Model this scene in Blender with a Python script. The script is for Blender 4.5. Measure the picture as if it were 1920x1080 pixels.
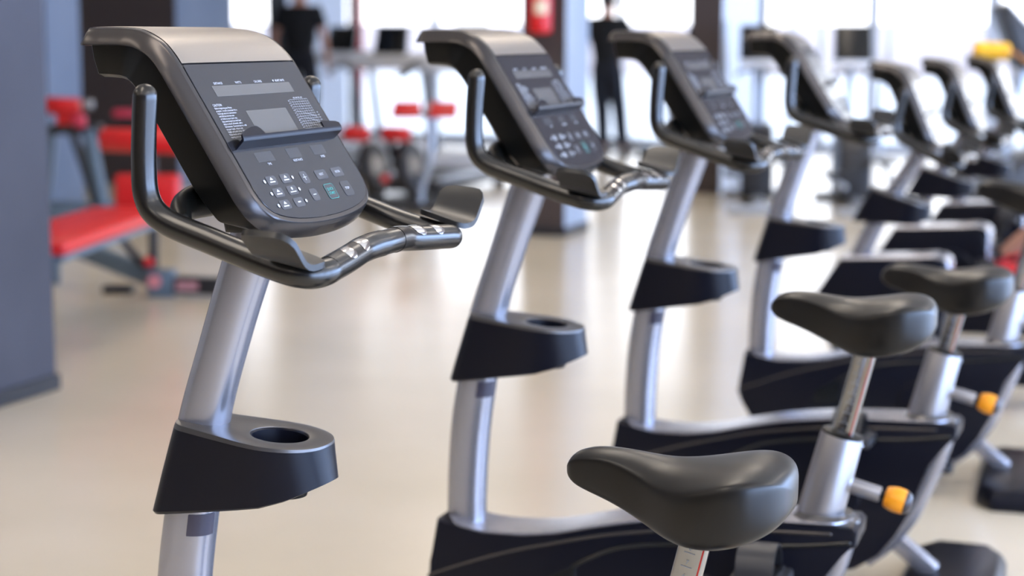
import bpy, bmesh, math, random
from mathutils import Vector, Matrix

for o in list(bpy.data.objects): bpy.data.objects.remove(o)
sc = bpy.context.scene
COL = sc.collection
R = math.radians

# ------------------------------------------------------------------ camera
CAM_H = 1.3456
cam_d = bpy.data.cameras.new('camera')
cam = bpy.data.objects.new('camera', cam_d); COL.objects.link(cam)
cam_d.sensor_width = 36.0
cam_d.lens = 3339.8 / 1920 * 36
cam_d.clip_start = 0.05; cam_d.clip_end = 300
cam.location = (0, 0, CAM_H)
cam.rotation_mode = 'QUATERNION'
cam.rotation_quaternion = (Matrix.Rotation(R(90 - 8.129), 4, 'X') @ Matrix.Rotation(0.00308, 4, 'Z')).to_quaternion()
cam_d.dof.use_dof = True
cam_d.dof.focus_distance = 2.42
cam_d.dof.aperture_fstop = 3.0
sc.camera = cam

# ------------------------------------------------------------------ sky
world = bpy.data.worlds.new('world'); sc.world = world
world.use_nodes = True
wn = world.node_tree.nodes; wl = world.node_tree.links
for n in list(wn): wn.remove(n)
w_out = wn.new('ShaderNodeOutputWorld'); w_bg = wn.new('ShaderNodeBackground')
w_tc = wn.new('ShaderNodeTexCoord'); w_sep = wn.new('ShaderNodeSeparateXYZ'); w_ramp = wn.new('ShaderNodeValToRGB')
wl.new(w_tc.outputs['Generated'], w_sep.inputs[0]); wl.new(w_sep.outputs['Z'], w_ramp.inputs[0])
w_ramp.color_ramp.elements[0].position = 0.0; w_ramp.color_ramp.elements[0].color = (0.93, 0.95, 1, 1)
w_ramp.color_ramp.elements[1].position = 0.6; w_ramp.color_ramp.elements[1].color = (0.62, 0.76, 1, 1)
wl.new(w_ramp.outputs[0], w_bg.inputs['Color']); w_bg.inputs['Strength'].default_value = 4.4
wl.new(w_bg.outputs[0], w_out.inputs[0])

sc.view_settings.view_transform = 'Standard'
sc.view_settings.look = 'None'
sc.view_settings.exposure = 0.07
sc.view_settings.gamma = 1.0
sc.view_settings.use_curve_mapping = False
sc.cycles.use_denoising = True
sc.cycles.max_bounces = 8
sc.cycles.diffuse_bounces = 4
sc.cycles.glossy_bounces = 4
sc.cycles.transparent_max_bounces = 12
sc.cycles.sample_clamp_indirect = 6
sc.cycles.caustics_reflective = False
sc.cycles.caustics_refractive = False

# room axes: U runs along the bikes (front to rider), W along the row of bikes
U = Vector((0.9395, -0.3425, 0)); W = Vector((0.3425, 0.9395, 0))
ROOM_YAW = math.atan2(U.y, U.x)
def uw(u, w, z=0): return U * u + W * w + Vector((0, 0, z))
CEIL = 3.7

def area(name, loc, direction, sx, sy, power, color, portal=False):
    l = bpy.data.lights.new(name, 'AREA'); l.shape = 'RECTANGLE'; l.size = sx; l.size_y = sy
    l.energy = power; l.color = color
    if portal: l.cycles.is_portal = True
    o = bpy.data.objects.new(name, l); COL.objects.link(o)
    o.location = loc; o.rotation_mode = 'QUATERNION'
    o.rotation_quaternion = Vector(direction).to_track_quat('-Z', 'Y')
    return o
# daylight standing in the openings of the window wall beside the riders
SIDE_U = 7.2
for i, w0 in enumerate((-6.0, -2.5, 1.0, 4.5, 8.0, 11.5, 15.0, 18.5)):
    area('daylight_window', uw(SIDE_U - 0.02, w0, 1.7), -U, 3.0, 3.0, 310, (0.27, 0.50, 1.0))
for i, u0 in enumerate((-13.5, -8.5, -3.5, 1.5, 5.5)):
    area('daylight_portal', uw(u0, 20.75, 1.4), -W, 5.0, 2.8, 1, (1, 1, 1), portal=True)

# ------------------------------------------------------------------ materials
MATS = {}
def mat(name, color, rough=0.5, metal=0.0, spec=0.5, coat=0.0, coat_rough=0.05, bump=None, noise=None, emit=None, rough_noise=None, sheen=0):
    if name in MATS: return MATS[name]
    m = bpy.data.materials.new(name); m.use_nodes = True
    nt = m.node_tree; b = nt.nodes['Principled BSDF']
    b.inputs['Base Color'].default_value = (*color, 1); b.inputs['Roughness'].default_value = rough
    b.inputs['Metallic'].default_value = metal; b.inputs['Specular IOR Level'].default_value = spec
    b.inputs['Coat Weight'].default_value = coat; b.inputs['Coat Roughness'].default_value = coat_rough
    if sheen: b.inputs['Sheen Weight'].default_value = sheen
    tc = nt.nodes.new('ShaderNodeTexCoord')
    if noise:
        col2, scale, detail = noise
        nz = nt.nodes.new('ShaderNodeTexNoise'); nz.inputs['Scale'].default_value = scale; nz.inputs['Detail'].default_value = detail
        nt.links.new(tc.outputs['Object'], nz.inputs['Vector'])
        mx = nt.nodes.new('ShaderNodeMix'); mx.data_type = 'RGBA'
        rp = nt.nodes.new('ShaderNodeMapRange'); rp.inputs['From Min'].default_value = .35; rp.inputs['From Max'].default_value = .65
        nt.links.new(nz.outputs['Fac'], rp.inputs['Value']); nt.links.new(rp.outputs[0], mx.inputs['Factor'])
        mx.inputs['A'].default_value = (*color, 1); mx.inputs['B'].default_value = (*col2, 1)
        nt.links.new(mx.outputs['Result'], b.inputs['Base Color'])
    if bump:
        scale, strength = bump
        nz = nt.nodes.new('ShaderNodeTexNoise'); nz.inputs['Scale'].default_value = scale; nz.inputs['Detail'].default_value = 3
        nt.links.new(tc.outputs['Object'], nz.inputs['Vector'])
        bp = nt.nodes.new('ShaderNodeBump'); bp.inputs['Strength'].default_value = strength; bp.inputs['Distance'].default_value = 0.002
        nt.links.new(nz.outputs['Fac'], bp.inputs['Height']); nt.links.new(bp.outputs[0], b.inputs['Normal'])
    if emit:
        b.inputs['Emission Color'].default_value = (*emit[0], 1); b.inputs['Emission Strength'].default_value = emit[1]
    MATS[name] = m
    return m

def glass_mat(name, tint=(1, 1, 1), refl=0.08):
    m = bpy.data.materials.new(name); m.use_nodes = True
    nt = m.node_tree
    for n in list(nt.nodes): nt.nodes.remove(n)
    out = nt.nodes.new('ShaderNodeOutputMaterial'); mix = nt.nodes.new('ShaderNodeMixShader')
    tr = nt.nodes.new('ShaderNodeBsdfTransparent'); gl = nt.nodes.new('ShaderNodeBsdfGlossy')
    fr = nt.nodes.new('ShaderNodeFresnel'); fr.inputs[0].default_value = 1.45
    tr.inputs[0].default_value = (*tint, 1); gl.inputs['Roughness'].default_value = 0.02
    nt.links.new(fr.outputs[0], mix.inputs[0]); nt.links.new(tr.outputs[0], mix.inputs[1]); nt.links.new(gl.outputs[0], mix.inputs[2])
    nt.links.new(mix.outputs[0], out.inputs[0])
    MATS[name] = m
    return m

M_floor = mat('floor_vinyl', (0.68, 0.60, 0.475), rough=0.21, spec=0.8, noise=((0.61, 0.54, 0.42), 0.9, 4), bump=(2.5, 0.03))
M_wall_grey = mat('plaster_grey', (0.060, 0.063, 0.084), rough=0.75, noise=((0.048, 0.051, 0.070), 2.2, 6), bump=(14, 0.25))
M_wall_blue_shaded = mat('plaster_blue_shaded', (0.17, 0.215, 0.30), rough=0.7, noise=((0.14, 0.185, 0.27), 2.0, 5))  # blue pillar paint, shaded copy for the left pillars
M_wall_blue_lit = mat('plaster_blue_lit', (0.62, 0.68, 0.78), rough=0.7)  # same blue paint, window light put into the colour
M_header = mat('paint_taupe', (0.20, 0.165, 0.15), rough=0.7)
M_wall_blue_half_lit = mat('plaster_blue_half_lit', (0.34, 0.39, 0.47), rough=0.7, noise=((0.28, 0.33, 0.41), 2.0, 5))  # same blue paint, half-lit copy for the centre pillar
M_wall_brown = mat('paint_brown', (0.055, 0.040, 0.038), rough=0.6)
M_wall_white = mat('paint_warm_white', (0.80, 0.75, 0.68), rough=0.8)
M_ceil = mat('ceiling_paint', (0.88, 0.83, 0.76), rough=0.85)
M_base = mat('baseboard_dark', (0.014, 0.016, 0.022), rough=0.4)
M_frame = mat('window_frame_hazed', (0.55, 0.58, 0.64), rough=0.45)  # haze of the overexposed windows mixed into the frame colour
M_frame_dk = mat('window_frame_dark', (0.05, 0.06, 0.08), rough=0.45)
M_glass = glass_mat('window_glass')
M_black = mat('black_plastic', (0.005, 0.005, 0.0045), rough=0.36, spec=0.22)
M_shroud = mat('shroud_plastic', (0.0045, 0.005, 0.010), rough=0.34, spec=0.20)
M_foam = mat('handlebar_rubber', (0.007, 0.0060, 0.005), rough=0.25, spec=0.65)
M_bezel = mat('gunmetal_bezel', (0.070, 0.064, 0.063), rough=0.27, metal=0.7)
M_cover = mat('gunmetal_cover', (0.32, 0.285, 0.25), rough=0.34, metal=0.75, bump=(1300, 0.10))
M_panel = mat('panel_overlay', (0.022, 0.022, 0.026), rough=0.12, spec=0.40)
M_lcd = mat('panel_lcd_window', (0.10, 0.095, 0.09), rough=0.2, spec=0.5)
M_btn = mat('button_grey', (0.058, 0.060, 0.068), rough=0.3)
M_btn2 = mat('button_outline', (0.042, 0.044, 0.05), rough=0.25)
M_print = mat('white_print', (0.60, 0.62, 0.66), rough=0.5)
M_printd = mat('grey_print', (0.25, 0.26, 0.28), rough=0.5)
M_teal = mat('teal_print', (0.02, 0.42, 0.36), rough=0.5)
M_silver = mat('silver_paint', (0.38, 0.38, 0.425), rough=0.27, metal=0.75)
M_alu = mat('brushed_aluminium', (0.36, 0.35, 0.365), rough=0.36, metal=0.85)
M_chrome = mat('chrome', (0.38, 0.38, 0.38), rough=0.10, metal=1.0)
M_contact = mat('steel_contact', (0.80, 0.79, 0.78), rough=0.14, metal=1.0)
M_vinyl = mat('saddle_vinyl', (0.0075, 0.0066, 0.0058), rough=0.34, spec=0.36)
M_pad = mat('elbow_pad_plastic', (0.010, 0.0095, 0.009), rough=0.36, spec=0.4)
M_sticker = mat('sticker_dark', (0.045, 0.04, 0.06), rough=0.4)
M_orange = mat('orange_knob', (0.90, 0.33, 0.012), rough=0.35)
M_knobcap = mat('knob_cap', (0.02, 0.016, 0.022), rough=0.3)
M_redtrim = mat('red_stripe', (0.45, 0.02, 0.015), rough=0.3)
M_cuptop = mat('cup_top', (0.12, 0.115, 0.115), rough=0.30, metal=0.7)
M_red = mat('red_vinyl', (0.62, 0.012, 0.016), rough=0.4, bump=(200, 0.05))
M_pink = mat('pink_red_vinyl', (0.52, 0.03, 0.07), rough=0.45)
M_frame_bl = mat('machine_frame_blue_grey', (0.095, 0.14, 0.19), rough=0.4)
M_frame_blk = mat('machine_frame_black', (0.018, 0.018, 0.021), rough=0.4)
M_white_p = mat('white_plastic', (0.78, 0.80, 0.84), rough=0.3)
M_lightgrey = mat('light_grey_metal', (0.42, 0.46, 0.52), rough=0.35, metal=0.4)
M_steel = mat('weight_steel', (0.30, 0.31, 0.33), rough=0.3, metal=0.8)
M_belt = mat('treadmill_belt', (0.03, 0.03, 0.032), rough=0.6)
M_screen = mat('dark_screen', (0.006, 0.007, 0.008), rough=0.2)
M_skin = mat('skin', (0.50, 0.25, 0.17), rough=0.5)
M_hair = mat('hair_dark', (0.012, 0.009, 0.008), rough=0.6)
M_shirt = mat('black_cotton', (0.005, 0.005, 0.006), rough=0.9)
M_trouser = mat('dark_navy_cotton', (0.009, 0.011, 0.018), rough=0.9)
M_shoe = mat('shoe_dark', (0.02, 0.02, 0.024), rough=0.6)
M_shoe_red = mat('shoe_red', (0.70, 0.02, 0.03), rough=0.5)
M_yellow = mat('yellow_orange_cloth', (0.95, 0.50, 0.02), rough=0.6)
M_lamp = mat('lamp_diffuser', (0.9, 0.9, 0.9), rough=0.5, emit=((1.0, 0.87, 0.72), 7.8))
M_redfilm = mat('red_banner', (0.75, 0.10, 0.12), rough=0.5)
M_pave = mat('paving_outside', (0.58, 0.57, 0.56), rough=0.8)
M_facade = mat('facade_pale', (0.50, 0.445, 0.45), rough=0.8, noise=((0.46, 0.41, 0.42), .3, 3))
M_extred = mat('extinguisher_red', (0.62, 0.01, 0.012), rough=0.3)
M_label = mat('cream_label', (0.75, 0.62, 0.42), rough=0.6)

# ------------------------------------------------------------------ geometry helpers
class MB:
    def __init__(s): s.bm = bmesh.new()
    def _add(s, verts, faces, M=None):
        vs = [s.bm.verts.new((M @ Vector(v)) if M else Vector(v)) for v in verts]
        out = []
        for f in faces:
            try: out.append(s.bm.faces.new([vs[i] for i in f]))
            except ValueError: pass
        return vs, out
    def loft(s, rings, cap0=True, cap1=True, closed=True, M=None):
        n = len(rings[0]); verts = [p for r in rings for p in r]; faces = []
        for i in range(len(rings) - 1):
            for j in range(n if closed else n - 1):
                k = (j + 1) % n
                faces.append((i * n + j, i * n + k, (i + 1) * n + k, (i + 1) * n + j))
        if cap0: faces.append(tuple(range(n))[::-1])
        if cap1: faces.append(tuple((len(rings) - 1) * n + j for j in range(n)))
        return s._add(verts, faces, M)
    def box(s, c, size, bevel=0.0, M=None, seg=2, taper=None):
        sx, sy, sz = [v / 2 for v in size]
        vs = [(c[0] + x * sx, c[1] + y * sy, c[2] + z * sz) for z in (-1, 1) for x, y in ((-1, -1), (1, -1), (1, 1), (-1, 1))]
        if taper:
            vs = [((c[0] + (v[0] - c[0]) * (taper if v[2] > c[2] else 1)), (c[1] + (v[1] - c[1]) * (taper if v[2] > c[2] else 1)), v[2]) for v in vs]
        b2 = bmesh.new(); w = [b2.verts.new(v) for v in vs]
        for f in ((0, 3, 2, 1), (4, 5, 6, 7), (0, 1, 5, 4), (1, 2, 6, 5), (2, 3, 7, 6), (3, 0, 4, 7)): b2.faces.new([w[i] for i in f])
        if bevel > 0: bmesh.ops.bevel(b2, geom=list(b2.edges), offset=bevel, segments=seg, profile=0.5, affect='EDGES')
        s.merge(b2, M)
    def merge(s, b2, M=None):
        b2.verts.index_update()
        mp = [s.bm.verts.new((M @ v.co) if M else v.co) for v in b2.verts]
        for f in b2.faces:
            try: s.bm.faces.new([mp[v.index] for v in f.verts])
            except ValueError: pass
        b2.free()
    def prism(s, pts, y0, y1, bevel=0.0, seg=2, M=None, axes='xz'):
        """outline in a plane, extruded along the third axis, rim edges bevelled"""
        b2 = bmesh.new()
        def mk(p, y):
            if axes == 'xz': return (p[0], y, p[1])
            if axes == 'xy': return (p[0], p[1], y)
            return (y, p[0], p[1])
        a = [b2.verts.new(mk(p, y0)) for p in pts]; b = [b2.verts.new(mk(p, y1)) for p in pts]
        n = len(pts)
        f0 = b2.faces.new(a); f1 = b2.faces.new(b[::-1])
        for i in range(n): b2.faces.new((a[i], b[i], b[(i + 1) % n], a[(i + 1) % n]))
        if bevel > 0:
            eds = list(f0.edges) + list(f1.edges)
            bmesh.ops.bevel(b2, geom=eds, offset=bevel, segments=seg, profile=0.5, affect='EDGES')
        s.merge(b2, M)
    def tube(s, path, rad, n=16, smooth=6, caps='round', M=None, squash=None):
        P = [Vector(p) for p in path]
        rr = rad if isinstance(rad, (list, tuple)) else [rad] * len(P)
        if smooth > 1: P, rr = catmull(P, rr, smooth)
        T = []
        for i in range(len(P)):
            a = P[max(i - 1, 0)]; b = P[min(i + 1, len(P) - 1)]; T.append((b - a).normalized())
        ref = Vector((0, 0, 1)) if abs(T[0].z) < 0.9 else Vector((1, 0, 0))
        nrm = (ref - T[0] * ref.dot(T[0])).normalized(); rings = []
        def ring(c, t, nn, r):
            bi = t.cross(nn); q = squash or (1, 1)
            return [c + (nn * math.cos(2 * math.pi * k / n) * q[0] + bi * math.sin(2 * math.pi * k / n) * q[1]) * r for k in range(n)]
        for i, (p, t) in enumerate(zip(P, T)):
            nrm = (nrm - t * nrm.dot(t)).normalized()
            if i == 0 and caps == 'round':
                for a in (80, 60, 40, 20): rings.append(ring(p - t * rr[0] * math.sin(R(a)), t, nrm, rr[0] * math.cos(R(a))))
            rings.append(ring(p, t, nrm, rr[i]))
        if caps == 'round':
            t = T[-1]
            for a in (20, 40, 60, 80): rings.append(ring(P[-1] + t * rr[-1] * math.sin(R(a)), t, nrm, rr[-1] * math.cos(R(a))))
        s.loft(rings, M=M)
    def lathe(s, prof, n=32, M=None, cap=True):
        """profile of (radius, z)"""
        rings = [[(r * math.cos(2 * math.pi * k / n), r * math.sin(2 * math.pi * k / n), z) for k in range(n)] for r, z in prof]
        s.loft(rings, cap0=cap, cap1=cap, M=M)
    def text(s, body, size, M, align='CENTER', depth=0.0):
        cu = bpy.data.curves.new('t', 'FONT'); cu.body = body; cu.size = size; cu.align_x = align; cu.align_y = 'CENTER'; cu.extrude = depth
        cu.resolution_u = 2
        ob = bpy.data.objects.new('t', cu); COL.objects.link(ob)
        bpy.context.view_layer.update()
        me = bpy.data.meshes.new_from_object(ob)
        b2 = bmesh.new(); b2.from_mesh(me); s.merge(b2, M)
        bpy.data.objects.remove(ob); bpy.data.curves.remove(cu); bpy.data.meshes.remove(me)
    def done(s, name, m, parent=None, angle=38, flat=False, recalc=True, loc=None):
        if recalc: bmesh.ops.recalc_face_normals(s.bm, faces=s.bm.faces)
        me = bpy.data.meshes.new(name); s.bm.to_mesh(me); s.bm.free()
        me.materials.append(m)
        if not flat:
            me.shade_smooth(); me.set_sharp_from_angle(angle=R(angle))
        o = bpy.data.objects.new(name, me); COL.objects.link(o)
        if parent: o.parent = parent
        if loc is not None: o.location = loc
        return o

def catmull(P, rr, k):
    out = []; ro = []
    n = len(P)
    for i in range(n - 1):
        p0 = P[max(i - 1, 0)]; p1 = P[i]; p2 = P[i + 1]; p3 = P[min(i + 2, n - 1)]
        for j in range(k):
            t = j / k
            out.append(0.5 * ((2 * p1) + (p2 - p0) * t + (2 * p0 - 5 * p1 + 4 * p2 - p3) * t * t + (3 * p1 - p0 - 3 * p2 + p3) * t ** 3))
            ro.append(rr[i] * (1 - t) + rr[i + 1] * t)
    out.append(P[-1]); ro.append(rr[-1])
    return out, ro

def lerp(x, tab):
    if x <= tab[0][0]: return tab[0][1]
    for (a, fa), (b, fb) in zip(tab, tab[1:]):
        if x <= b: return fa + (fb - fa) * (x - a) / (b - a)
    return tab[-1][1]

def tag(o, label=None, cat=None, group=None, kind=None):
    if label: o['label'] = label
    if cat: o['category'] = cat
    if group: o['group'] = group
    if kind: o['kind'] = kind
    return o
def empty(name, loc=(0, 0, 0), rz=0):
    o = bpy.data.objects.new(name, None); COL.objects.link(o)
    o.location = loc; o.rotation_euler = (0, 0, rz); o.empty_display_size = 0.1
    return o
def structure(name, mb, m, **k):
    o = mb.done(name, m, **k); o['kind'] = 'structure'; return o
def copy_tree(o, parent=None):
    c = o.copy(); COL.objects.link(c)
    if parent: c.parent = parent
    for ch in list(o.children): copy_tree(ch, c)
    return c

# ------------------------------------------------------------------ the room
RM = Matrix.Rotation(ROOM_YAW, 4, 'Z')      # room frame: x = u, y = w
b = MB(); b.box((-4.3, 7.3, -0.05), (23.6, 27.6, 0.1), M=RM); structure('floor', b, M_floor, flat=True)
b = MB(); b.box((-4.3, 7.3, CEIL + 0.05), (23.6, 27.6, 0.1), M=RM); structure('ceiling', b, M_ceil, flat=True)
b = MB(); b.box((-16.05, 7.3, CEIL / 2), (0.1, 27.6, CEIL), M=RM); structure('wall_left', b, M_wall_white, flat=True)
b = MB(); b.box((-4.3, -6.45, CEIL / 2), (23.6, 0.1, CEIL), M=RM); structure('wall_back', b, M_wall_brown, flat=True)
# window wall on the riders' side: solid strips below, above and between the openings
b = MB()
b.box((SIDE_U + 0.1, 7.3, 0.08), (0.2, 27.6, 0.16), M=RM); b.box((SIDE_U + 0.1, 7.3, (3.2 + CEIL) / 2), (0.2, 27.6, CEIL - 3.2), M=RM)
for w0 in (-7.75, -4.25, -0.75, 2.75, 6.25, 9.75, 13.25, 16.75, 20.25): b.box((SIDE_U + 0.1, w0, 1.7), (0.2, 0.5, 3.1), M=RM)

structure('wall_right', b, M_wall_white, flat=True)

# far glazed wall: bays between vertical mullions, w = 20.8
FW = 20.8; HEAD = 2.75
b = MB(); b.box((-4.3, FW + .1, (HEAD + .08 + CEIL) / 2), (23.6, .3, CEIL - HEAD - .08), M=RM); structure('wall_far', b, M_header, flat=True)
mulls = [(-15.9, .1), (-12.6, .1), (-10.88, .1), (-9.76, .06), (-8.62, .09), (-7.28, .08), (-6.20, .07), (-4.47, .10), (-3.18, .12), (-1.85, .14), (-.54, .12), (.77, .12), (2.03, .12), (4.6, .12), (7.2, .12)]
prev = None; wn_i = 0
for i, (uc, wd) in enumerate(mulls):
    b = MB(); b.box((uc, FW, HEAD / 2), (wd, 0.12, HEAD + .16), M=RM, bevel=0.006)
    structure('trim_%d' % (i + 1), b, M_frame_dk if i in (2, 3, 7) else M_frame, flat=True)
    if prev is not None:
        wn_i += 1
        b = MB()
        x0 = prev[0] + prev[1] / 2; x1 = uc - wd / 2; cx = (x0 + x1) / 2; wdt = x1 - x0
        b.box((cx, FW, 0.05), (wdt, 0.10, 0.10), M=RM); b.box((cx, FW, HEAD + 0.04), (wdt, 0.10, 0.08), M=RM)
        win = structure('window_%d' % wn_i, b, M_frame, flat=True)
        g = MB(); g.box((cx, FW, (HEAD + .1) / 2), (wdt - 0.002, 0.012, HEAD - 0.1), M=RM)
        g.done('window_pane', M_glass, win, flat=True)
    prev = (uc, wd)

# pillars: brown front face (normal -W) and blue side face (normal +U), lighter copies where daylight falls
def pillar(n, corner, s, t, front, side, base=True):
    """corner = front right corner; s = width along U, t = depth along W"""
    c = Vector((*corner, 0)); u0 = U.dot(c); w0 = W.dot(c)
    b = MB(); b.box((u0 - s / 2, w0 + t / 2, CEIL / 2), (s, t, CEIL), M=RM)
    o = structure('wall_' + n, b, front, flat=True)
    o.data.materials.append(side)
    for p in o.data.polygons:
        if p.normal.dot(U) > 0.9: p.material_index = 1
    if base:
        b = MB(); b.box((u0 - s / 2, w0 + t / 2, 0.03), (s + 0.028, t + 0.028, 0.06), bevel=0.004, M=RM)
        structure('baseboard_' + n, b, M_base, flat=True)
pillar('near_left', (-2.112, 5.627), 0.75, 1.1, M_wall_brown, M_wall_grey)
pillar('left_mid', (-3.38, 13.0), 0.6, 0.44, M_wall_brown, M_wall_blue_shaded)
pillar('left_far', (-2.96, 15.8), 1.0, 1.03, M_wall_brown, M_wall_blue_shaded, base=False)
pillar('centre', (0.35, 11.86), 0.31, 0.5, M_wall_brown, M_wall_blue_half_lit)
pillar('right', (1.76, 15.08), 0.28, 1.46, M_wall_brown, M_wall_blue_lit, base=False)
pillar('far_left', (-2.45, 19.5), 0.14, 1.5, M_frame_dk, M_wall_blue_lit, base=False)

for i, wb in enumerate((10.5, 14.5)):  # unseen ceiling beams, added to darken what the bike panels reflect
    b = MB(); b.box((-4.3, wb, (2.85 + CEIL) / 2), (23.6, .45, CEIL - 2.85), M=RM); structure('trim_%d' % (30 + i), b, M_header, flat=True)
# ceiling luminaires (long warm panels)
lp = None
for ui in (-5.2, -1.6, 2.0, 5.4):
    for wi in (-3.5, 0.5, 4.5, 8.5, 12.5, 16.5):
        if lp is None:
            lp = empty('ceiling_lamp')
            b = MB(); b.box((0, 0, 0.03), (0.66, 2.2, 0.06), bevel=0.008); b.done('lamp_housing', M_white_p, lp, flat=True)
            b = MB(); b.box((0, 0, -0.004), (0.60, 2.14, 0.008)); b.done('lamp_diffuser', M_lamp, lp, flat=True)
            o = lp
        else: o = copy_tree(lp)
        o.location = uw(ui, wi, CEIL - 0.075); o.rotation_euler = (0, 0, ROOM_YAW)
        tag(o, 'long rectangular warm ceiling lamp above the gym floor', 'lamp', 'ceiling lamps above the gym')

# outside: paving and a low pale wall across the street
b = MB(); b.box((0, 60, -0.15), (160, 78, 0.1), M=RM); tag(structure('ground_outside', b, M_pave, flat=True), 'pale paved street outside the far windows', 'ground')
b = MB(); b.box((0, 62, 0.6), (150, 1.0, 2.2), M=RM, bevel=0.02)
tag(b.done('street_wall', M_facade, flat=True), 'low pale pinkish wall across the street behind the far windows', 'wall')

# ------------------------------------------------------------------ exercise bikes
# bike frame: x from front to rider, y to the rider's right, z up; origin on the floor under the cup holder's hole
H0 = 0.78          # height of the cup holder's top above the floor
def up(o, dz=H0): return o

# --- console: everything is laid out along the curved top line of the console (s = distance, y across, h above the surface)
TP = [(-.240, .5712), (-.2105, .5718), (-.170, .5725), (-.143, .572), (-.117, .5695), (-.093, .5615), (-.073, .5485), (-.0515, .5245)]
_tt = Vector((.5398, -.8418))
def _curve():
    pts = []
    P = [Vector((a, b)) for a, b in TP] + [Vector(TP[-1]) + _tt * .05]
    for i in range(1, len(P) - 2):
        p0, p1, p2, p3 = P[i - 1], P[i], P[i + 1], P[i + 2]
        for j in range(12):
            t = j / 12
            pts.append(0.5 * ((2 * p1) + (p2 - p0) * t + (2 * p0 - 5 * p1 + 4 * p2 - p3) * t * t + (3 * p1 - p0 - 3 * p2 + p3) * t ** 3))
    pts.append(P[-2])
    L = [0]
    for a, b in zip(pts, pts[1:]): L.append(L[-1] + (b - a).length)
    tot = L[-1]
    return pts, [l - tot for l in L]
_cp, _cs = _curve()
S0 = _cs[0]
def CP(s, y, h=0.0):
    if s >= 0: p = Vector(TP[-1]) + _tt * s; t = _tt
    elif s <= S0: p = _cp[0] + Vector((1, 0)) * (s - S0); t = Vector((1, 0))
    else:
        for i in range(len(_cs) - 1):
            if _cs[i] <= s <= _cs[i + 1]:
                f = (s - _cs[i]) / (_cs[i + 1] - _cs[i]); p = _cp[i].lerp(_cp[i + 1], f)
                a = _cp[max(i - 1, 0)]; c = _cp[min(i + 2, len(_cp) - 1)]
                t = (c - a).normalized(); break
        if s > -0.012: t = t.lerp(_tt, (s + .012) / .012).normalized()
    n = Vector((-t.y, t.x))
    q = p + n * h
    return Vector((q.x, y, q.y + H0))

# half outline of the top face (s, y): front centre -> side -> rounded lower end
HALF = [(S0, 0), (S0, .04), (S0, .08), (S0 + .0005, .116), (S0 + .003, .128), (S0 + .009, .1345), (S0 + .02, .1365)]
for k in range(1, 26):
    s = S0 + .02 + (0.0 - S0 - .02) * k / 25; HALF.append((s, lerp(s, [(S0 + .02, .1355), (S0 + .07, .142), (-.06, .154), (0, .1615)])))
for k in range(1, 10): HALF.append((.018 * k, .1615 + .0025 * min(k, 9) / 9))
HALF += [(.178, .1643), (.192, .1643), (.203, .163), (.213, .1595), (.2215, .153), (.228, .1445), (.2325, .135), (.2365, .122), (.240, .106), (.243, .086), (.2452, .064), (.2468, .04), (.2475, .018), (.2476, 0)]
def offs(half, o, front=1.0, side=1.0, end=1.0):
    out = []
    n = len(half)
    for i, (s, y) in enumerate(half):
        a = half[max(i - 1, 0)]; c = half[min(i + 1, n - 1)]
        t = Vector((c[0] - a[0], c[1] - a[1]))
        if i == 0: t = Vector((0, 1))
        if i == n - 1: t = Vector((0, -1))
        t.normalize(); nn = Vector((-t.y, t.x))
        out.append((s + nn.x * o * (front if nn.x < 0 else end), max(0.0, y + nn.y * o * side)))
    out[0] = (out[0][0], 0); out[-1] = (out[-1][0], 0)
    return out
def ringpts(half, hf):
    r = [CP(s, y, hf(s) if callable(hf) else hf) for s, y in half]
    l = [CP(s, -y, hf(s) if callable(hf) else hf) for s, y in half[1:-1]][::-1]
    return r + l
def ladder(n):
    """faces closing a ring built by ringpts with n half points"""
    m = 2 * n - 2; fs = []
    for i in range(n - 1):
        a, b = i, i + 1; c, d = (m - b) % m, (m - a) % m
        f = [a, b]
        if c != b: f.append(c)
        if d != a and d != c: f.append(d)
        fs.append(f)
    return fs
def ring_solid(rings, top=True, bottom=True):
    b = MB(); n = len(rings[0]); half = n // 2 + 1
    vs, _ = b.loft(rings, cap0=False, cap1=False)
    for on, off in ((top, 0), (bottom, (len(rings) - 1) * n)):
        if on:
            for f in ladder(half):
                try: b.bm.faces.new([vs[off + i] for i in f])
                except ValueError: pass
    return b

def PF(y, s, h=0.0):
    """frame on the display panel: text x runs to the rider's right, text y up the panel"""
    c = CP(s, y, h); X = Vector((0, 1, 0)); Y = Vector((-_tt.x, 0, -_tt.y)); Z = X.cross(Y)
    return Matrix(((X.x, Y.x, Z.x, c.x), (X.y, Y.y, Z.y, c.y), (X.z, Y.z, Z.z, c.z), (0, 0, 0, 1)))

def rrect(w, h, r, n=5):
    pts = []
    for cx, cy, a0 in ((w / 2 - r, h / 2 - r, 0), (-w / 2 + r, h / 2 - r, 90), (-w / 2 + r, -h / 2 + r, 180), (w / 2 - r, -h / 2 + r, 270)):
        for k in range(n + 1):
            a = R(a0 + 90 * k / n); pts.append((cx + r * math.cos(a), cy + r * math.sin(a)))
    return pts

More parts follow.
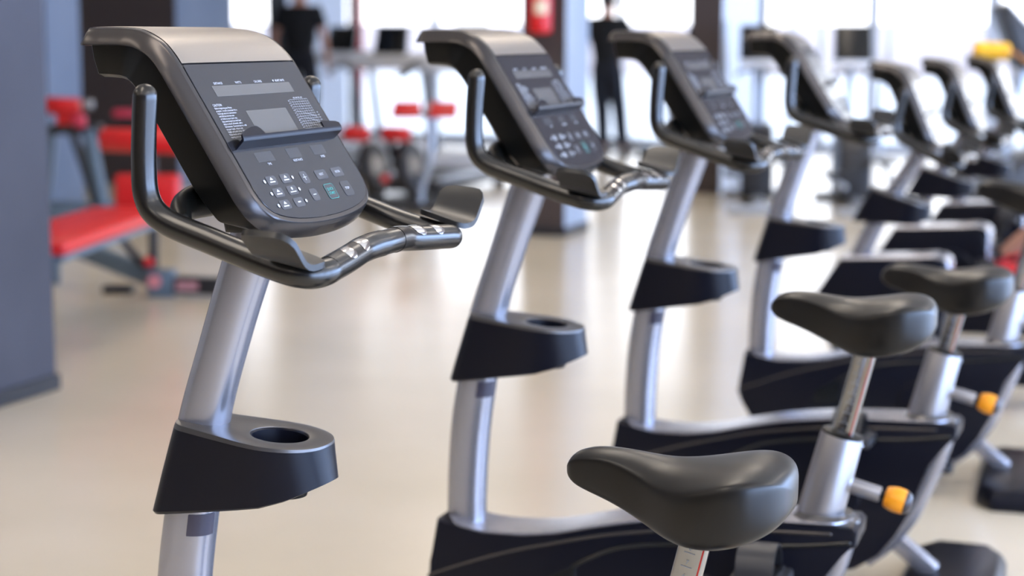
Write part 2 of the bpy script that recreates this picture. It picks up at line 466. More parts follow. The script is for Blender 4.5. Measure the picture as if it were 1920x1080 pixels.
def build_console(root, M=None):
    """console head under a bike root"""
    hd = lerp
    # black housing
    def hlow(s): return lerp(s, [(S0, -.064), (S0 + .06, -.065), (-.05, -.074), (0, -.083), (.15, -.083), (.22, -.072), (.25, -.06)])
    A = offs(HALF, .004, 0.0, 1, .6); B = offs(HALF, .001, .1, 1, .2); C = offs(HALF, -.006, .5, 1, 4.5); D = offs(HALF, -.017, .6, 1, 3.2)
    def HP(s, y, f):        # point on the housing wall, f = 0 at the rim, 1 at the underside
        a = CP(s, y, -.021)
        if s < 0:
            bx = lerp(s, [(S0, -.2035), (-.14, -.180), (-.11, -.163), (-.08, -.149), (-.05, -.1385), (-.025, -.131), (0, -.1215)]); bz = lerp(s, [(S0, .506), (-.14, .5055), (-.11, .5045), (-.08, .502), (-.05, .4965), (-.025, .490), (0, .4797)])
            c = Vector((bx, y, bz + H0))
            if s < S0: c.x += s - S0
        else: c = CP(s, y, hlow(s))
        return a.lerp(c, f)
    def rp(half, f): return [HP(s, y, f) for s, y in half] + [HP(s, -y, f) for s, y in half[1:-1]][::-1]
    b = ring_solid([rp(A, 0), rp(B, .45), rp(C, .9), rp(D, 1)])
    hs = b.done('console_housing', M_black, root, angle=30)
    # gunmetal bezel
    b = ring_solid([ringpts(HALF, -.002), ringpts(HALF, 0), ringpts(offs(HALF, .0055, .2, .8, 1), -.0002), ringpts(offs(HALF, .0075, .3, 1, 1), -.0016), ringpts(offs(HALF, .0088, .4, 1, 1), -.0040),
                    ringpts(offs(HALF, .0105, .5, 1, 1), -.0055), ringpts(offs(HALF, .0165, .85, 1.1, 1), -.0215), ringpts(offs(HALF, .0165, .8, 1.1, 1), -.0235), ringpts(offs(HALF, .003, 0, 1, 1), -.024)])
    b.done('console_bezel', M_bezel, hs, angle=28)
    # top cover from the front edge to the panel
    b = MB(); rows = []
    st = [S0 + .0015 + (-.0012 - S0 - .0015) * k / 44 for k in range(45)]
    def hw(s):
        t = [(a, y) for a, y in HALF if y > .11 and a < .05]
        return lerp(s, [(S0, .110)] + t) - .0022
    for s in st:
        w = hw(s); rows.append([CP(s, w * (2 * j / 16 - 1), .0011 - (.0006 if j in (0, 16) else 0)) for j in range(17)])
    b.loft(rows, cap0=False, cap1=False, closed=False)
    low = []
    b.done('console_cover', M_cover, hs, angle=60)
    # display panel (glassy overlay)
    PH = [(s, y - .0012) for s, y in HALF if s >= 0.0005]
    PH = [(0.0008, 0), (0.0008, .08), (0.0008, .1555), (.003, .1598)] + [q for q in PH if q[0] > .004]
    PH[-1] = (PH[-1][0] - .001, 0)
    b = ring_solid([ringpts(PH, .0004), ringpts(offs(PH, -.0006), .0010)][::-1], bottom=False)
    pn = b.done('display_panel', M_panel, hs, angle=40)
    def quad(mb, y, s, w, h, hh=.0013, shear=0):
        mb._add([(-w / 2, -h / 2, 0), (w / 2, -h / 2, 0), (w / 2, h / 2, 0), (-w / 2, h / 2, 0)], [(0, 1, 2, 3)], PF(y, s, hh))
    def plate(mb, y, s, w, h, r, hh=.0010, th=.0006):
        mb.prism(rrect(w, h, r), 0, th, bevel=.0002, seg=1, M=PF(y, s, hh), axes='xy')
    # readout windows
    b = MB(); plate(b, -.0055, .0435, .226, .0165, .0015, .0008, .0005)
    wnd = b.done('readout_window', M_lcd, pn)
    tag(wnd, 'long pale readout strip')
    b = MB(); plate(b, -.0065, .0945, .118, .037, .001, .0008, .0004)
    tag(b.done('readout_window', M_lcd, pn), 'large square pale screen')
    for y, w in ((-.086, .049), (0.0, .038), (.077, .040)):
        b = MB(); plate(b, y, .147, w, .0150, .001, .0008, .0004); b.done('readout_window', M_btn2, pn)
    # buttons
    for (y, s) in ((-.1046, .1828), (-.064, .1828), (-.1046, .2013), (-.064, .2013), (-.1046, .2199), (-.064, .2199), (.0425, .1856), (.095, .1856)):
        big = y > 0
        b = MB(); plate(b, y, s, .034 if big else .0275, .0145 if big else .0135, .0035); b.done('button', M_btn, pn)
    for (y, s, w, h, m) in ((-.0098, .1858, .021, .0185, M_btn), (-.0095, .2135, .021, .0185, M_btn), (.0432, .2132, .029, .0235, M_btn2), (.0966, .2130, .029, .0235, M_btn2)):
        b = MB(); plate(b, y, s, w, h, .0045); o = b.done('button', m, pn)
        if m is M_btn2 and y < .05: tag(o, 'button with teal lettering')
    # printing
    b = MB(); z = .0018
    def T(t, y, s, size, align='CENTER'): b.text(t, size, PF(y, s, z), align)
    for t, y in (('DISTANCE', -.0987), ('WATTS', -.0426), ('CALORIES', .0145), ('HEART RATE', .0800)): T(t, y, .0322, .0050)
    b.prism([(0, -.0018), (.0018, .0004), (.0012, .0018), (0, .001), (-.0012, .0018), (-.0018, .0004)], 0, .0001, M=PF(.0605, .0322, z), axes='xy')
    T('CAUTION', -.1335, .0650, .0052)
    lines = ['Before beginning any fitness', 'program, consult a physician for a', 'thorough physical examination', 'and discuss exercise use', 'or limits at your heart rate.', 'Stop exercising if you feel faint', 'dizzy or short of breath, rest a', 'few minutes. Overexertion is a risk', 'to your health. Adjust seat', 'height and pedal straps before use.', 'Keep hands and feet clear of', 'moving parts at all times.']
    for i, t in enumerate(lines): T(t, -.1455, .0697 + i * .0040, .0041, 'LEFT')
    # effort chart
    for i in range(13):
        w = .056 if i < 7 else .062
        b._add([(-.028, -.00012, 0), (-.028 + w, -.00012, 0), (-.028 + w, .00012, 0), (-.028, .00012, 0)], [(0, 1, 2, 3)], PF(.1035, .0645 + i * .0040, z))
    for j in range(9):
        x = .0755 + j * .0070
        b._add([(-.00014, -.048, 0), (.00014, -.048, 0), (.00014, 0, 0), (-.00014, 0, 0)], [(0, 1, 2, 3)], PF(x, .0645, z))
    for i in range(12): T(str(40 + i * 5), .0715, .0665 + i * .0040, .0030)
    for i in range(6): T(str(95 + i * 5), .1405, .0885 + i * .0040, .0030)
    T('AGE  MAX  85%  65%', .1045, .0620, .0032)
    for k in range(3):
        b._add([(0, 0, 0), (.0003, 0, 0), (.056, -.012, 0), (.056, -.0124, 0)], [(0, 3, 2, 1)], PF(.0755, .082 + k * .009, z))
    for t, y in (('TIME', -.0848), ('RESISTANCE', -.0007), ('SPEED', .0779)): T(t, y, .1589, .0050)
    tri = lambda y, s: b.prism([(-.0045, 0), (.0045, 0), (0, .0042)], 0, .0001, M=PF(y, s, z), axes='xy')
    bar = lambda y, s, w, h: b.box((0, 0, 0), (w, h, .0001), M=PF(y, s, z))
    for y, s in ((-.1046, .1822), (-.064, .1822), (-.1046, .2007), (-.1046, .2193)): tri(y, s); bar(y, s + .0030, .0145, .0018)
    b.lathe([(.0024, 0), (.0024, .0001)], 12, PF(-.064, .1990, z)); bar(-.064, .2040, .0170, .0014)
    bar(-.064, .2199, .0080, .0020)
    bar(-.0100, .1858, .0095, .0010); bar(-.0100, .1858, .0011, .0095); bar(-.0095, .2135, .0090, .0012)
    T('RESET', .0425, .1856, .0050); T('ENTER', .0950, .1856, .0050); T('STOP', .0966, .2130, .0055)
    for y, s in ((-.1256, .1831), (-.0445, .1832), (-.1253, .2017), (-.0442, .2017), (-.1248, .2200), (-.0438, .2202)):
        b.lathe([(.0026, 0), (.0026, .0001)], 14, PF(y, s, z))
    b.done('panel_lettering', M_print, pn, flat=True, recalc=False)
    b = MB(); b.text('QUICK', .0062, PF(.0432, .2098, .0018)); b.text('START', .0062, PF(.0432, .2164, .0018))
    ring_o, ring_i = rrect(.029, .0235, .0045, 6), rrect(.0282, .0227, .0042, 6)
    n = len(ring_o)
    b._add([(x, y, 0) for x, y in ring_o] + [(x, y, 0) for x, y in ring_i], [(i, (i + 1) % n, n + (i + 1) % n, n + i) for i in range(n)], PF(.0432, .2132, .0018))
    b.done('panel_lettering', M_teal, pn, flat=True, recalc=False)
    # reading tray: sloped shelf with two raised ears at the front lip
    b = MB()
    def q(y, s, h): return CP(s, y, h)
    def slab(prof, ys):
        b.loft([[q(y, s, h) for s, h in prof] for y in ys])
    slab([(.1300, .0008), (.1325, .0008), (.1285, .0165), (.1262, .0185), (.1215, .0195), (.1215, .0172), (.1245, .0160)], [-.150, -.149, .149, .150])
    for sg in (-1, 1):
        oy = [(.150, .0), (.1485, .0035), (.143, .0062), (.130, .0100), (.112, .0130), (.098, .0130), (.092, .0095), (.084, .0)]
        if sg > 0: oy = [(.150, .0), (.149, .0060), (.140, .0085), (.120, .0100), (.098, .0110), (.095, .0100), (.0945, .0)]
        pts = [(sg * y, .1225 - k) for y, k in oy]
        b2 = bmesh.new()
        f = [b2.verts.new(q(y, s, .0195)) for y, s in pts]; g = [b2.verts.new(q(y, s, .0172)) for y, s in pts]
        b2.faces.new(f); b2.faces.new(g[::-1]); n = len(f)
        for i in range(n): b2.faces.new((f[i], g[i], g[(i + 1) % n], f[(i + 1) % n]))
        b.merge(b2)
    b.done('reading_tray', M_shroud, hs, angle=30)
    # neck between mast and console
    b = MB()
    b.prism([(-.095, .43), (-.062, .345), (-.060, .290), (-.005, .290), (.020, .300), (-.01, .36), (-.05, .43)], -.045, .045, bevel=.012, seg=3, M=Matrix.Translation((0, 0, H0)))
    b.done('console_neck', M_black, root, angle=35)
    return hs

def build_handlebar(root):
    z0 = H0
    half = [(-.0600, .2385, .486), (-.0635, .2375, .440), (-.0655, .2365, .395), (-.0640, .236, .362), (-.0530, .236, .339), (-.0270, .236, .3225), (.030, .236, .3035), (.080, .2365, .2870),
            (.120, .2390, .2755), (.1480, .2400, .2690), (.1680, .2320, .2665), (.1770, .2130, .2680), (.1765, .1900, .2705), (.1725, .150, .2735), (.1680, .110, .2765), (.1640, .075, .2795), (.1665, .045, .2825), (.1700, .018, .2835)]
    rad = [.0158, .0160, .0163, .0168, .0172, .0174, .0174, .0174, .0176, .0178, .0178, .0176, .0172, .0172, .0172, .0172, .0172, .0172]
    pth = [(x, -y, z + z0) for x, y, z in half] + [(x, y, z + z0) for x, y, z in half[::-1]]
    b = MB(); b.tube(pth, rad + rad[::-1], n=22, smooth=6)
    hb = b.done('handlebar', M_foam, root, angle=60)
    # mounting bridge under the console
    b = MB()
    b.tube([(-.015, -.228, .322 + z0), (-.050, -.170, .337 + z0), (-.060, -.09, .342 + z0), (-.055, 0, .342 + z0), (-.060, .09, .342 + z0), (-.050, .170, .337 + z0), (-.015, .228, .322 + z0)], [.014, .018, .022, .022, .022, .018, .014], n=16, squash=(1.15, .85))
    b.done('handlebar_bridge', M_black, hb, angle=60)
    # hand grips: slightly thicker sleeves with a fine end ring
    for sg in (-1, 1):
        pts = [(.1768, .203), (.1757, .190), (.1725, .150), (.1680, .110), (.1640, .075), (.1665, .045), (.1692, .022)]
        zz = [.2692, .2705, .2735, .2765, .2795, .2825, .2834]
        if sg < 0: pass
        P = [(x, sg * y, z + z0) for (x, y), z in zip(pts, zz)]
        b = MB(); b.tube(P, .0181, n=24, smooth=5, caps='flat')
        gr = b.done('hand_grip', M_foam, hb, angle=40)
        # a pair of half-moon steel contacts facing each other
        for yy, out in ((.1475, 1), (.0965, -1)):
            b = MB(); rows = []
            for i in range(13):
                u = -1 + 2 * i / 12
                row = []
                for j in range(9):
                    v = -1 + 2 * j / 8            # -1 = inner flat-ish side, +1 = outer round side
                    yl = yy + out * (v * .0190 * math.sqrt(max(.01, 1 - abs(u) ** 2.2)) if v > 0 else v * (.0215 - .010 * (1 - u * u) ** .5) * (1 - .75 * abs(u) ** 3))
                    x = lerp(yl, [(.045, .1665), (.075, .164), (.11, .168), (.15, .1725), (.19, .1757)]); zc = lerp(yl, [(.045, .2825), (.075, .2795), (.11, .2765), (.15, .2735), (.19, .2705)])
                    ang = R(60) + u * R(42)
                    rr = .0184 + .0009 * (1 - v * v) * (1 - u * u)
                    row.append((x + rr * math.cos(ang), sg * yl, zc + z0 + rr * math.sin(ang)))
                rows.append(row)
            b.loft(rows, cap0=False, cap1=False, closed=False)
            b.done('contact_plate', M_contact, gr, angle=80)
        # elbow pad: plate that curls up on its outer side
        b = MB(); rows_t = []
        xs = [.1185, .121, .126, .135, .146, .157, .168, .179, .186, .1895]
        prof = [(.230, .0), (.240, -.001), (.252, -.0025), (.265, -.004), (.277, -.0035), (.288, .0005), (.299, .0090), (.310, .0195), (.322, .0290), (.333, .0360)]
        def edge(x):     # how far the wall reaches up at x (rounded corners)
            u = (x - .154) / .0355
            return max(0.0, 1 - abs(u) ** 7)
        top = []; bot = []
        for x in xs:
            e = edge(x); rt = []; rb = []
            m = len(prof) - 1
            for i in range(len(prof)):
                f = i / m * (.84 + .16 * e)
                f = max(f, (1 - e) * .10) if i == 0 else f
                k = f * m; i0 = min(int(k), m - 1); fr = k - i0
                y = prof[i0][0] + (prof[i0 + 1][0] - prof[i0][0]) * fr; z = prof[i0][1] + (prof[i0 + 1][1] - prof[i0][1]) * fr
                dyy = prof[i0 + 1][0] - prof[i0][0]; dzz = prof[i0 + 1][1] - prof[i0][1]; l = math.hypot(dyy, dzz)
                th = .0080
                zs = .296 + z - (x - .155) * (.30 - .22 * (y - .230) / .10) + z0
                rt.append((x, sg * y, zs)); rb.append((x, sg * (y + dzz / l * th), zs - dyy / l * th))
            top.append(rt); bot.append(rb)
        rings = [t + bb[::-1] for t, bb in zip(top, bot)]
        b.loft(rings)
        bmesh.ops.bevel(b.bm, geom=[e for e in b.bm.edges if e.is_manifold and e.calc_face_angle(0) > R(50)], offset=.0018, segments=2, profile=.5, affect='EDGES')
        b.done('elbow_pad', M_pad, hb, angle=50)
    return hb

def oval(cx, cy, lx, ly, n=28, e=2.4):
    out = []
    for k in range(n):
        a = 2 * math.pi * k / n; c, s = math.cos(a), math.sin(a)
        out.append((cx + math.copysign(abs(c) ** (2 / e), c) * lx / 2, cy + math.copysign(abs(s) ** (2 / e), s) * ly / 2))
    return out
def build_mast(root, ctr, name='mast', m=None):
    """ctr = list of (x_front, x_rear, z)"""
    b = MB(); rings = []
    P = [Vector((a, c, z)) for a, c, z in ctr]; P, _ = catmull(P, [0] * len(P), 6)
    for q in P: rings.append([(x, y, q.z + H0) for x, y in oval((q.x + q.y) / 2, 0, q.y - q.x, .062, 36, 2.7)])
    b.loft(rings); return b.done(name, m or M_silver, root, angle=50)

def cup_outline(grow=0.0, xf=-.152, wf=.053, wr=.077, xr=.076):
    """plan outline of the holder: narrow rounded front, broad round rear"""
    pts = []
    for k in range(9):
        a = R(180 - 90 * k / 8 * .90); pts.append((xf + .030 + .030 * math.cos(a), wf - .036 + .036 * math.sin(a)))
    for k in range(1, 8): f = k / 8; pts.append((xf + .030 + (-.012 - xf - .030) * f, wf + (wr - wf) * f ** .9))
    for k in range(13):
        a = R(84 - 84 * k / 12); c, s = math.cos(a), math.sin(a)
        pts.append((-.012 + (xr + .012) * abs(c) ** (2 / 2.3), wr * abs(s) ** (2 / 2.3)))
    full = pts + [(x, -y) for x, y in pts[::-1][1:]]
    cx = -.03
    out = []
    n = len(full)
    for i, (x, y) in enumerate(full):
        a = full[i - 1]; c = full[(i + 1) % n]; t = Vector((c[0] - a[0], c[1] - a[1])).normalized(); out.append((x - t.y * grow, y + t.x * grow))
    return out
def build_cup(root):
    T = Matrix.Translation((0, 0, H0))
    tl = math.tan(R(6))
    top = cup_outline(0); n = len(top)
    def zt(x): return -tl * x
    def zb(x): return lerp(x, [(-.20, -.126), (0, -.092), (.04, -.080), (.09, -.058)])
    rings = []
    def lower(f):
        r = []
        for x, y in top:
            sx = x + (-.044 if x < -.10 else -.044 * max(0, (-x - .0) / .10) if x < 0 else .008 * x / .076) * f
            z = zt(x) + (zb(sx) - zt(x)) * f
            r.append((sx, y * (1 - .10 * f), z))
        return r
    for g, dz in ((-.0045, 0.0), (-.0012, -.0006)):
        rings.append([(x, y, zt(x) + dz) for x, y in cup_outline(g)])
    for f in (.055, .075, .3, .6, .97): rings.append(lower(f))
    last = lower(1.0); rings.append([((x - (-.05)) * .97 - .05, y * .95, z) for x, y, z in last])
    b = MB(); vs, _ = b.loft(rings, cap0=False, cap1=True, M=T)
    # top face with the round hole, then the wall of the cup
    rt = rings[0]; hole = []; cx, cy = .001, -.001; hr = .0405
    for i, (x, y, z) in enumerate(rt):
        a = math.atan2(y - cy, x - cx); hole.append(a)
    hr_rings = [[(cx + r * math.cos(a), cy + r * math.sin(a), zt(cx + r * math.cos(a)) + dz) for a in hole] for r, dz in ((.0445, 0), (.0415, -.0008), (.0400, -.003), (.0385, -.055), (.037, -.060))]
    hv, _ = b.loft(hr_rings, cap0=False, cap1=True, M=T)
    for i in range(n):
        j = (i + 1) % n
        try: b.bm.faces.new((vs[i], vs[j], hv[j], hv[i]))
        except ValueError: pass
    cup = b.done('cup_holder', M_shroud, root, angle=26)
    # gunmetal top surface and its chamfer = separate skin just proud of the holder
    rings2 = [[(x, y, zt(x) + .0007) for x, y in cup_outline(-.0045)], [(x, y, zt(x) - .0001) for x, y in cup_outline(-.0006)], [(p[0], p[1] * 1.012, p[2]) for p in lower(.06)]]
    hr2 = [[(cx + r * math.cos(a), cy + r * math.sin(a), zt(cx + r * math.cos(a)) + dz) for a in hole] for r, dz in ((.0440, .0007), (.0425, .0002), (.0412, -.003))]
    b = MB(); v2, _ = b.loft(rings2, cap0=False, cap1=False, M=T); h2, _ = b.loft(hr2, cap0=False, cap1=False, M=T)
    for i in range(n):
        j = (i + 1) % n
        b.bm.faces.new((v2[i], v2[j], h2[j], h2[i]))
    b.done('cup_holder_top', M_cuptop, cup, angle=26)
    b = MB(); b.lathe([(.022, -.0885), (.027, -.0870), (.030, -.076)], 32, Matrix.Translation((.012, 0, H0)) ); b.done('cup_bottom', M_black, cup)
    # small sticker on the mast below the holder
    return cup

SAD = [  # x, half width, z centre of the top, z of the shoulder, z bottom
    (.4245, .006, -.022, -.024, -.030), (.430, .0165, -.010, -.014, -.038), (.440, .0225, -.001, -.008, -.046), (.458, .0265, .0050, -.004, -.053), (.482, .0300, .0072, -.003, -.061),
    (.510, .0360, .0055, -.008, -.072), (.538, .0480, .0020, -.018, -.084), (.562, .0650, -.0015, -.027, -.094), (.588, .0840, -.0022, -.029, -.101), (.615, .0985, .0000, -.023, -.104), (.645, .1065, .0040, -.013, -.102),
    (.670, .1060, .0070, -.006, -.096), (.692, .0985, .0070, -.004, -.088), (.710, .0840, .0040, -.006, -.078), (.722, .0640, -.0010, -.010, -.068), (.7295, .0400, -.0100, -.017, -.057), (.7325, .0140, -.0240, -.027, -.046)]
def build_saddle(root):
    b = MB(); rings = []
    for x, w, zc, ze, zb in SAD:
        ring = []
        rear = max(0.0, min(1.0, (x - .53) / .08)) * max(0.0, min(1.0, (.73 - x) / .03))
        K = 14
        for k in range(K + 1):
            u = -1 + 2 * k / K; a = abs(u)
            zz = zc + (ze - zc) * (a ** 2.2) + rear * .002 * (1 - math.exp(-(a / .4) ** 2))
            ring.append((x, u * w * .965, zz + .02))
        side = [(.995, .05), (1.008, .16), (1.0, .48), (.965, .74), (.90, .90), (.70, 1.0)]
        for f, d in side: ring.append((x, w * f, ze + (zb - ze) * d + .02))
        for f, d in side[::-1]: ring.append((x, -w * f, ze + (zb - ze) * d + .02))
        rings.append(ring)
    b.loft(rings)
    o = b.done('saddle', M_vinyl, root, angle=180)
    md = o.modifiers.new('round', 'SUBSURF'); md.levels = 2; md.render_levels = 2
    return o

PD = Vector((.236, 0, .972)).normalized()      # direction of the seat post
def post_pt(z, along=0, y=0): # centre of the tube/post at height z above hole level
    return Vector((.588 + (z + .18) * .2428 + along, y, z + H0))

def build_upright():
    root = empty('exercise_bike')
    build_console(root); build_handlebar(root)
    build_mast(root, [(-.052, .022, .325), (-.078, -.004, .255), (-.118, -.047, .135), (-.158, -.084, .01), (-.182, -.104, -.12), (-.197, -.118, -.22), (-.204, -.126, -.33), (-.205, -.128, -.43)])
    build_cup(root)
    b = MB(); rows = []
    for zz in (-.122, -.132, -.142, -.154):
        xf = lerp(zz, [(-.22, -.197), (-.12, -.182)]); xr = lerp(zz, [(-.22, -.118), (-.12, -.104)])
        ov = oval((xf + xr) / 2, 0, xr - xf + .0022, .0642, 72, 2.7)
        rows.append([(x, y, zz + H0) for x, y in ov[-16:] ])
    b.loft(rows, cap0=False, cap1=False, closed=False); tag(b.done('sticker', M_sticker, root, angle=60), 'small dark sticker')
    # --- drive housing
    def side_outline(grow=0):
        return [(-.207, -.400), (-.180, -.413), (-.110, -.421), (-.025, -.419), (.043, -.409), (.123, -.389), (.216, -.370), (.320, -.357), (.43, -.350), (.56, -.345), (.620, -.343), (.630, -.352), (.628, -.378), (.600, -.395),
                (.560, -.45), (.548, -.50), (.528, -.56), (.495, -.625), (.455, -.680), (.400, -.718), (.33, -.738), (.22, -.742), (.10, -.735), (-.02, -.715), (-.12, -.67), (-.182, -.61), (-.215, -.555), (-.226, -.525), (-.222, -.49)]
    b = MB(); b.prism(side_outline(), -.066, .066, bevel=.0045, seg=3, M=Matrix.Translation((0, 0, H0)))
    sh = b.done('drive_housing', M_shroud, root, angle=30)
    # silver spine along the top
    b = MB(); topc = [(-.197, -.396), (-.175, -.407), (-.110, -.4165), (-.025, -.4145), (.043, -.4045), (.123, -.3845), (.216, -.3650), (.320, -.351), (.43, -.343), (.55, -.3385), (.615, -.3365)]
    rows = []
    P, _ = catmull([Vector((a, 0, c)) for a, c in topc], [0] * len(topc), 4)
    for q in P:
        w = .0618 * min(1, math.sqrt(max(0.02, (q.x + .199) / .03))) * min(1, math.sqrt(max(.02, (.620 - q.x) / .035)))
        rows.append([(q.x, -w, q.z - .004 + H0), (q.x, -w * .985, q.z - .0008 + H0), (q.x, -w * .6, q.z + .0002 + H0), (q.x, 0, q.z + .0005 + H0), (q.x, w * .6, q.z + .0002 + H0), (q.x, w * .985, q.z - .0008 + H0), (q.x, w, q.z - .004 + H0)])
    b.loft(rows, cap0=False, cap1=False, closed=False); b.done('housing_spine', M_silver, sh, angle=50)
    # raised light line sweeping over both flanks
    for sg in (-1, 1):
        b = MB(); b.tube([(x, sg * .0655, z + H0) for x, z in ((-.224, -.520), (-.195, -.507), (-.109, -.473), (-.035, -.448), (.038, -.428), (.109, -.409), (.18, -.394), (.30, -.376), (.42, -.366), (.58, -.358))], .0042, n=8, smooth=4)
        b.done('housing_trim', M_bezel, sh, angle=60)
        # round flank cover over the flywheel, with a shallow groove above
        b = MB(); b.lathe([(.075, .0), (.075, .008), (.070, .012), (.0001, .013)], 40, Matrix.Translation((.335, sg * .062, -.532 + H0)) @ Matrix.Rotation(R(-90 * sg), 4, 'X'))
        b.done('crank_cover', M_shroud, sh, angle=30)
        b = MB(); b.tube([(x, sg * .0660, z + H0) for x, z in ((.08, -.470), (.16, -.428), (.26, -.408), (.40, -.396), (.52, -.386), (.615, -.372))], .005, n=8, smooth=4)
        b.done('flank_groove', M_screen, sh, angle=60)
        b = MB(); b.lathe([(.0001, .0), (.0055, .0), (.0055, .0012), (.0001, .0012)], 14, Matrix.Translation((.047, sg * .0665, -.424 + H0)) @ Matrix.Rotation(R(-90 * sg), 4, 'X'))
        b.done('screw_hole', M_screen, sh)
        b = MB(); b.prism([(.02, -.50), (.085, -.468), (.085, -.545), (.0, -.545)], .0655, .0675, bevel=.0005, seg=1, M=Matrix.Translation((0, 0, H0)) @ Matrix.Scale(sg, 4, Vector((0, 1, 0))))
        b.done('vent_recess', M_screen, sh, flat=True)
    # rear silver frame arch
    b = MB(); arc = [(.612, -.385), (.600, -.430), (.582, -.480), (.562, -.530), (.535, -.590), (.505, -.635), (.475, -.672), (.43, -.712)]
    P, _ = catmull([Vector((a, 0, c)) for a, c in arc], [0] * len(arc), 4); rings = []
    for i, q in enumerate(P):
        t = (P[min(i + 1, len(P) - 1)] - P[max(i - 1, 0)]).normalized(); nn = Vector((-t.z, 0, t.x))
        rings.append([tuple(q + nn * a + Vector((0, c, H0))) for a, c in ((-.025, -.040), (-.006, -.042), (.004, -.036), (.007, 0), (.004, .036), (-.006, .042), (-.025, .040))])
    b.loft(rings); b.done('rear_arch', M_silver, root, angle=40)
    # --- seat tube and post
    zt = -.180; zb = -.345
    ax = PD; e1 = Vector((.972, 0, -.236)); e2 = Vector((0, 1, 0))
    def around(c, rx, ry, n=36, e=2.0): return [tuple(c + e1 * p[0] + e2 * p[1]) for p in oval(0, 0, rx * 2, ry * 2, n, e)]
    base = post_pt(zb); topp = post_pt(zt); L = (topp - base).length
    b = MB(); b.loft([around(base, .044, .038), around(base + ax * (L - .002), .0405, .036), around(base + ax * L, .0395, .035)]); st = b.done('seat_tube', M_alu, root, angle=40)
    b = MB(); b.loft([around(base + ax * (L - .0015), .0402, .0357), around(base + ax * (L + .0025), .0400, .0355), around(base + ax * (L + .004), .038, .0335)]); b.done('tube_cap', M_black, st, angle=40)
    b = MB(); c = post_pt(-.340); b.loft([[tuple(Vector((x, y, z + H0))) for x, y in oval(.560, 0, .130 * k, .118 * k, 40, 2.3)] for z, k in ((-.362, 1.02), (-.350, 1.02), (-.343, .99), (-.340, .94), (-.334, .82), (-.331, .78))]); b.done('tube_collar', M_cuptop, root, angle=25)
    b = MB(); q0 = base + ax * (L - .012) + e1 * .040; b.lathe([(.0001, 0), (.003, 0), (.003, .002), (.0015, .0035), (.0001, .0035)], 12, Matrix.Translation(q0) @ e1.to_track_quat('Z', 'Y').to_matrix().to_4x4()); b.done('bolt', M_chrome, st)
    # adjustment knob
    kq = e1.to_track_quat('Z', 'Y').to_matrix().to_4x4()
    kb = post_pt(-.268) + e1 * .036
    b = MB(); b.lathe([(.0185, 0), (.0185, .003), (.0150, .006), (.0150, .060), (.0145, .0615), (.0001, .0615)], 32, Matrix.Translation(kb) @ kq); b.done('knob_boss', M_alu, st, angle=40)
    b = MB(); b.lathe([(.0078, 0), (.0078, .020)], 20, Matrix.Translation(kb + e1 * .058) @ kq); b.done('knob_shaft', M_black, st, angle=40)
    b = MB(); prof = [(.0001, 0), (.0165, 0), (.0195, .002), (.0232, .014), (.0242, .022), (.0236, .034), (.0225, .038), (.0001, .038)]
    rings = []
    for r, z in prof:
        ring = []
        for k in range(48):
            a = 2 * math.pi * k / 48; fl = 1.0
            if .005 < z < .036: fl = 1 - .045 * max(0, math.cos(a * 6)) ** 6
            ring.append((r * fl * math.cos(a), r * fl * math.sin(a), z))
        rings.append(ring)
    b.loft(rings, M=Matrix.Translation(kb + e1 * .071) @ kq); tag(b.done('adjustment_knob', M_orange, root, angle=40), 'orange fluted knob')
    b = MB(); b.lathe([(.0222, 0), (.0220, .003), (.019, .009), (.012, .013), (.0001, .0145)], 32, Matrix.Translation(kb + e1 * .1085) @ kq); b.done('knob_cap', M_knobcap, st, angle=40)
    # seat post: oblong section, red stripe at the rear corner, height scale on the left flank
    def post_part(dz=0.0):
        p0 = post_pt(-.30) + ax * 0; p1 = post_pt(.015)
        sec = rrect(.040, .026, .004, 3)
        b = MB(); b.loft([[tuple(c + e1 * x + e2 * y) for x, y in sec] for c in (p0, p1)])
        po = b.done('seat_post', M_chrome, root, angle=30)
        b = MB()
        for y in (-.0132,): b.loft([[tuple(c + e1 * x + e2 * (y + d)) for x, d in ((.0140, 0), (.0162, 0), (.0162, -.0003), (.0140, -.0003))] for c in (p0, p1)])
        b.done('red_stripe', M_redtrim, po, flat=True)
        b = MB()
        for i in range(11):
            c = p0 + ax * (.132 + i * .0195) + e2 * -.0134 + e1 * -.002
            Mx = Matrix(((e1.x, ax.x, 0, c.x), (e1.y, ax.y, -1, c.y), (e1.z, ax.z, 0, c.z), (0, 0, 0, 1)))
            b.text(str(i + 1), .0085, Mx @ Matrix.Translation((0, .003, .0002)))
            b.box((0, -.0032, .0002), (.015, .0010, .0002), M=Mx)
        b.done('height_scale', M_printd, po, flat=True, recalc=False)
        b = MB(); b.loft([[tuple(c + e1 * x + e2 * y) for x, y in rrect(.075, .05, .01, 3)] for c in (post_pt(-.012), post_pt(.006))]); b.done('saddle_clamp', M_frame_blk, po)
        return po
    po = post_part()
    sd = build_saddle(root); sd.location = (.022, 0, H0 + .0615 - .0)
    # --- cranks, pedals
    for sg in (-1, 1):
        crank_root = None
    # --- stabilisers
    b = MB(); b.box((0, 0, 0), (.17, .046, .042), bevel=.006, M=Matrix.Translation((.513, 0, -.672 + H0)) @ Matrix.Rotation(R(38), 4, 'Y')); b.done('rear_strut', M_silver, root, angle=40)
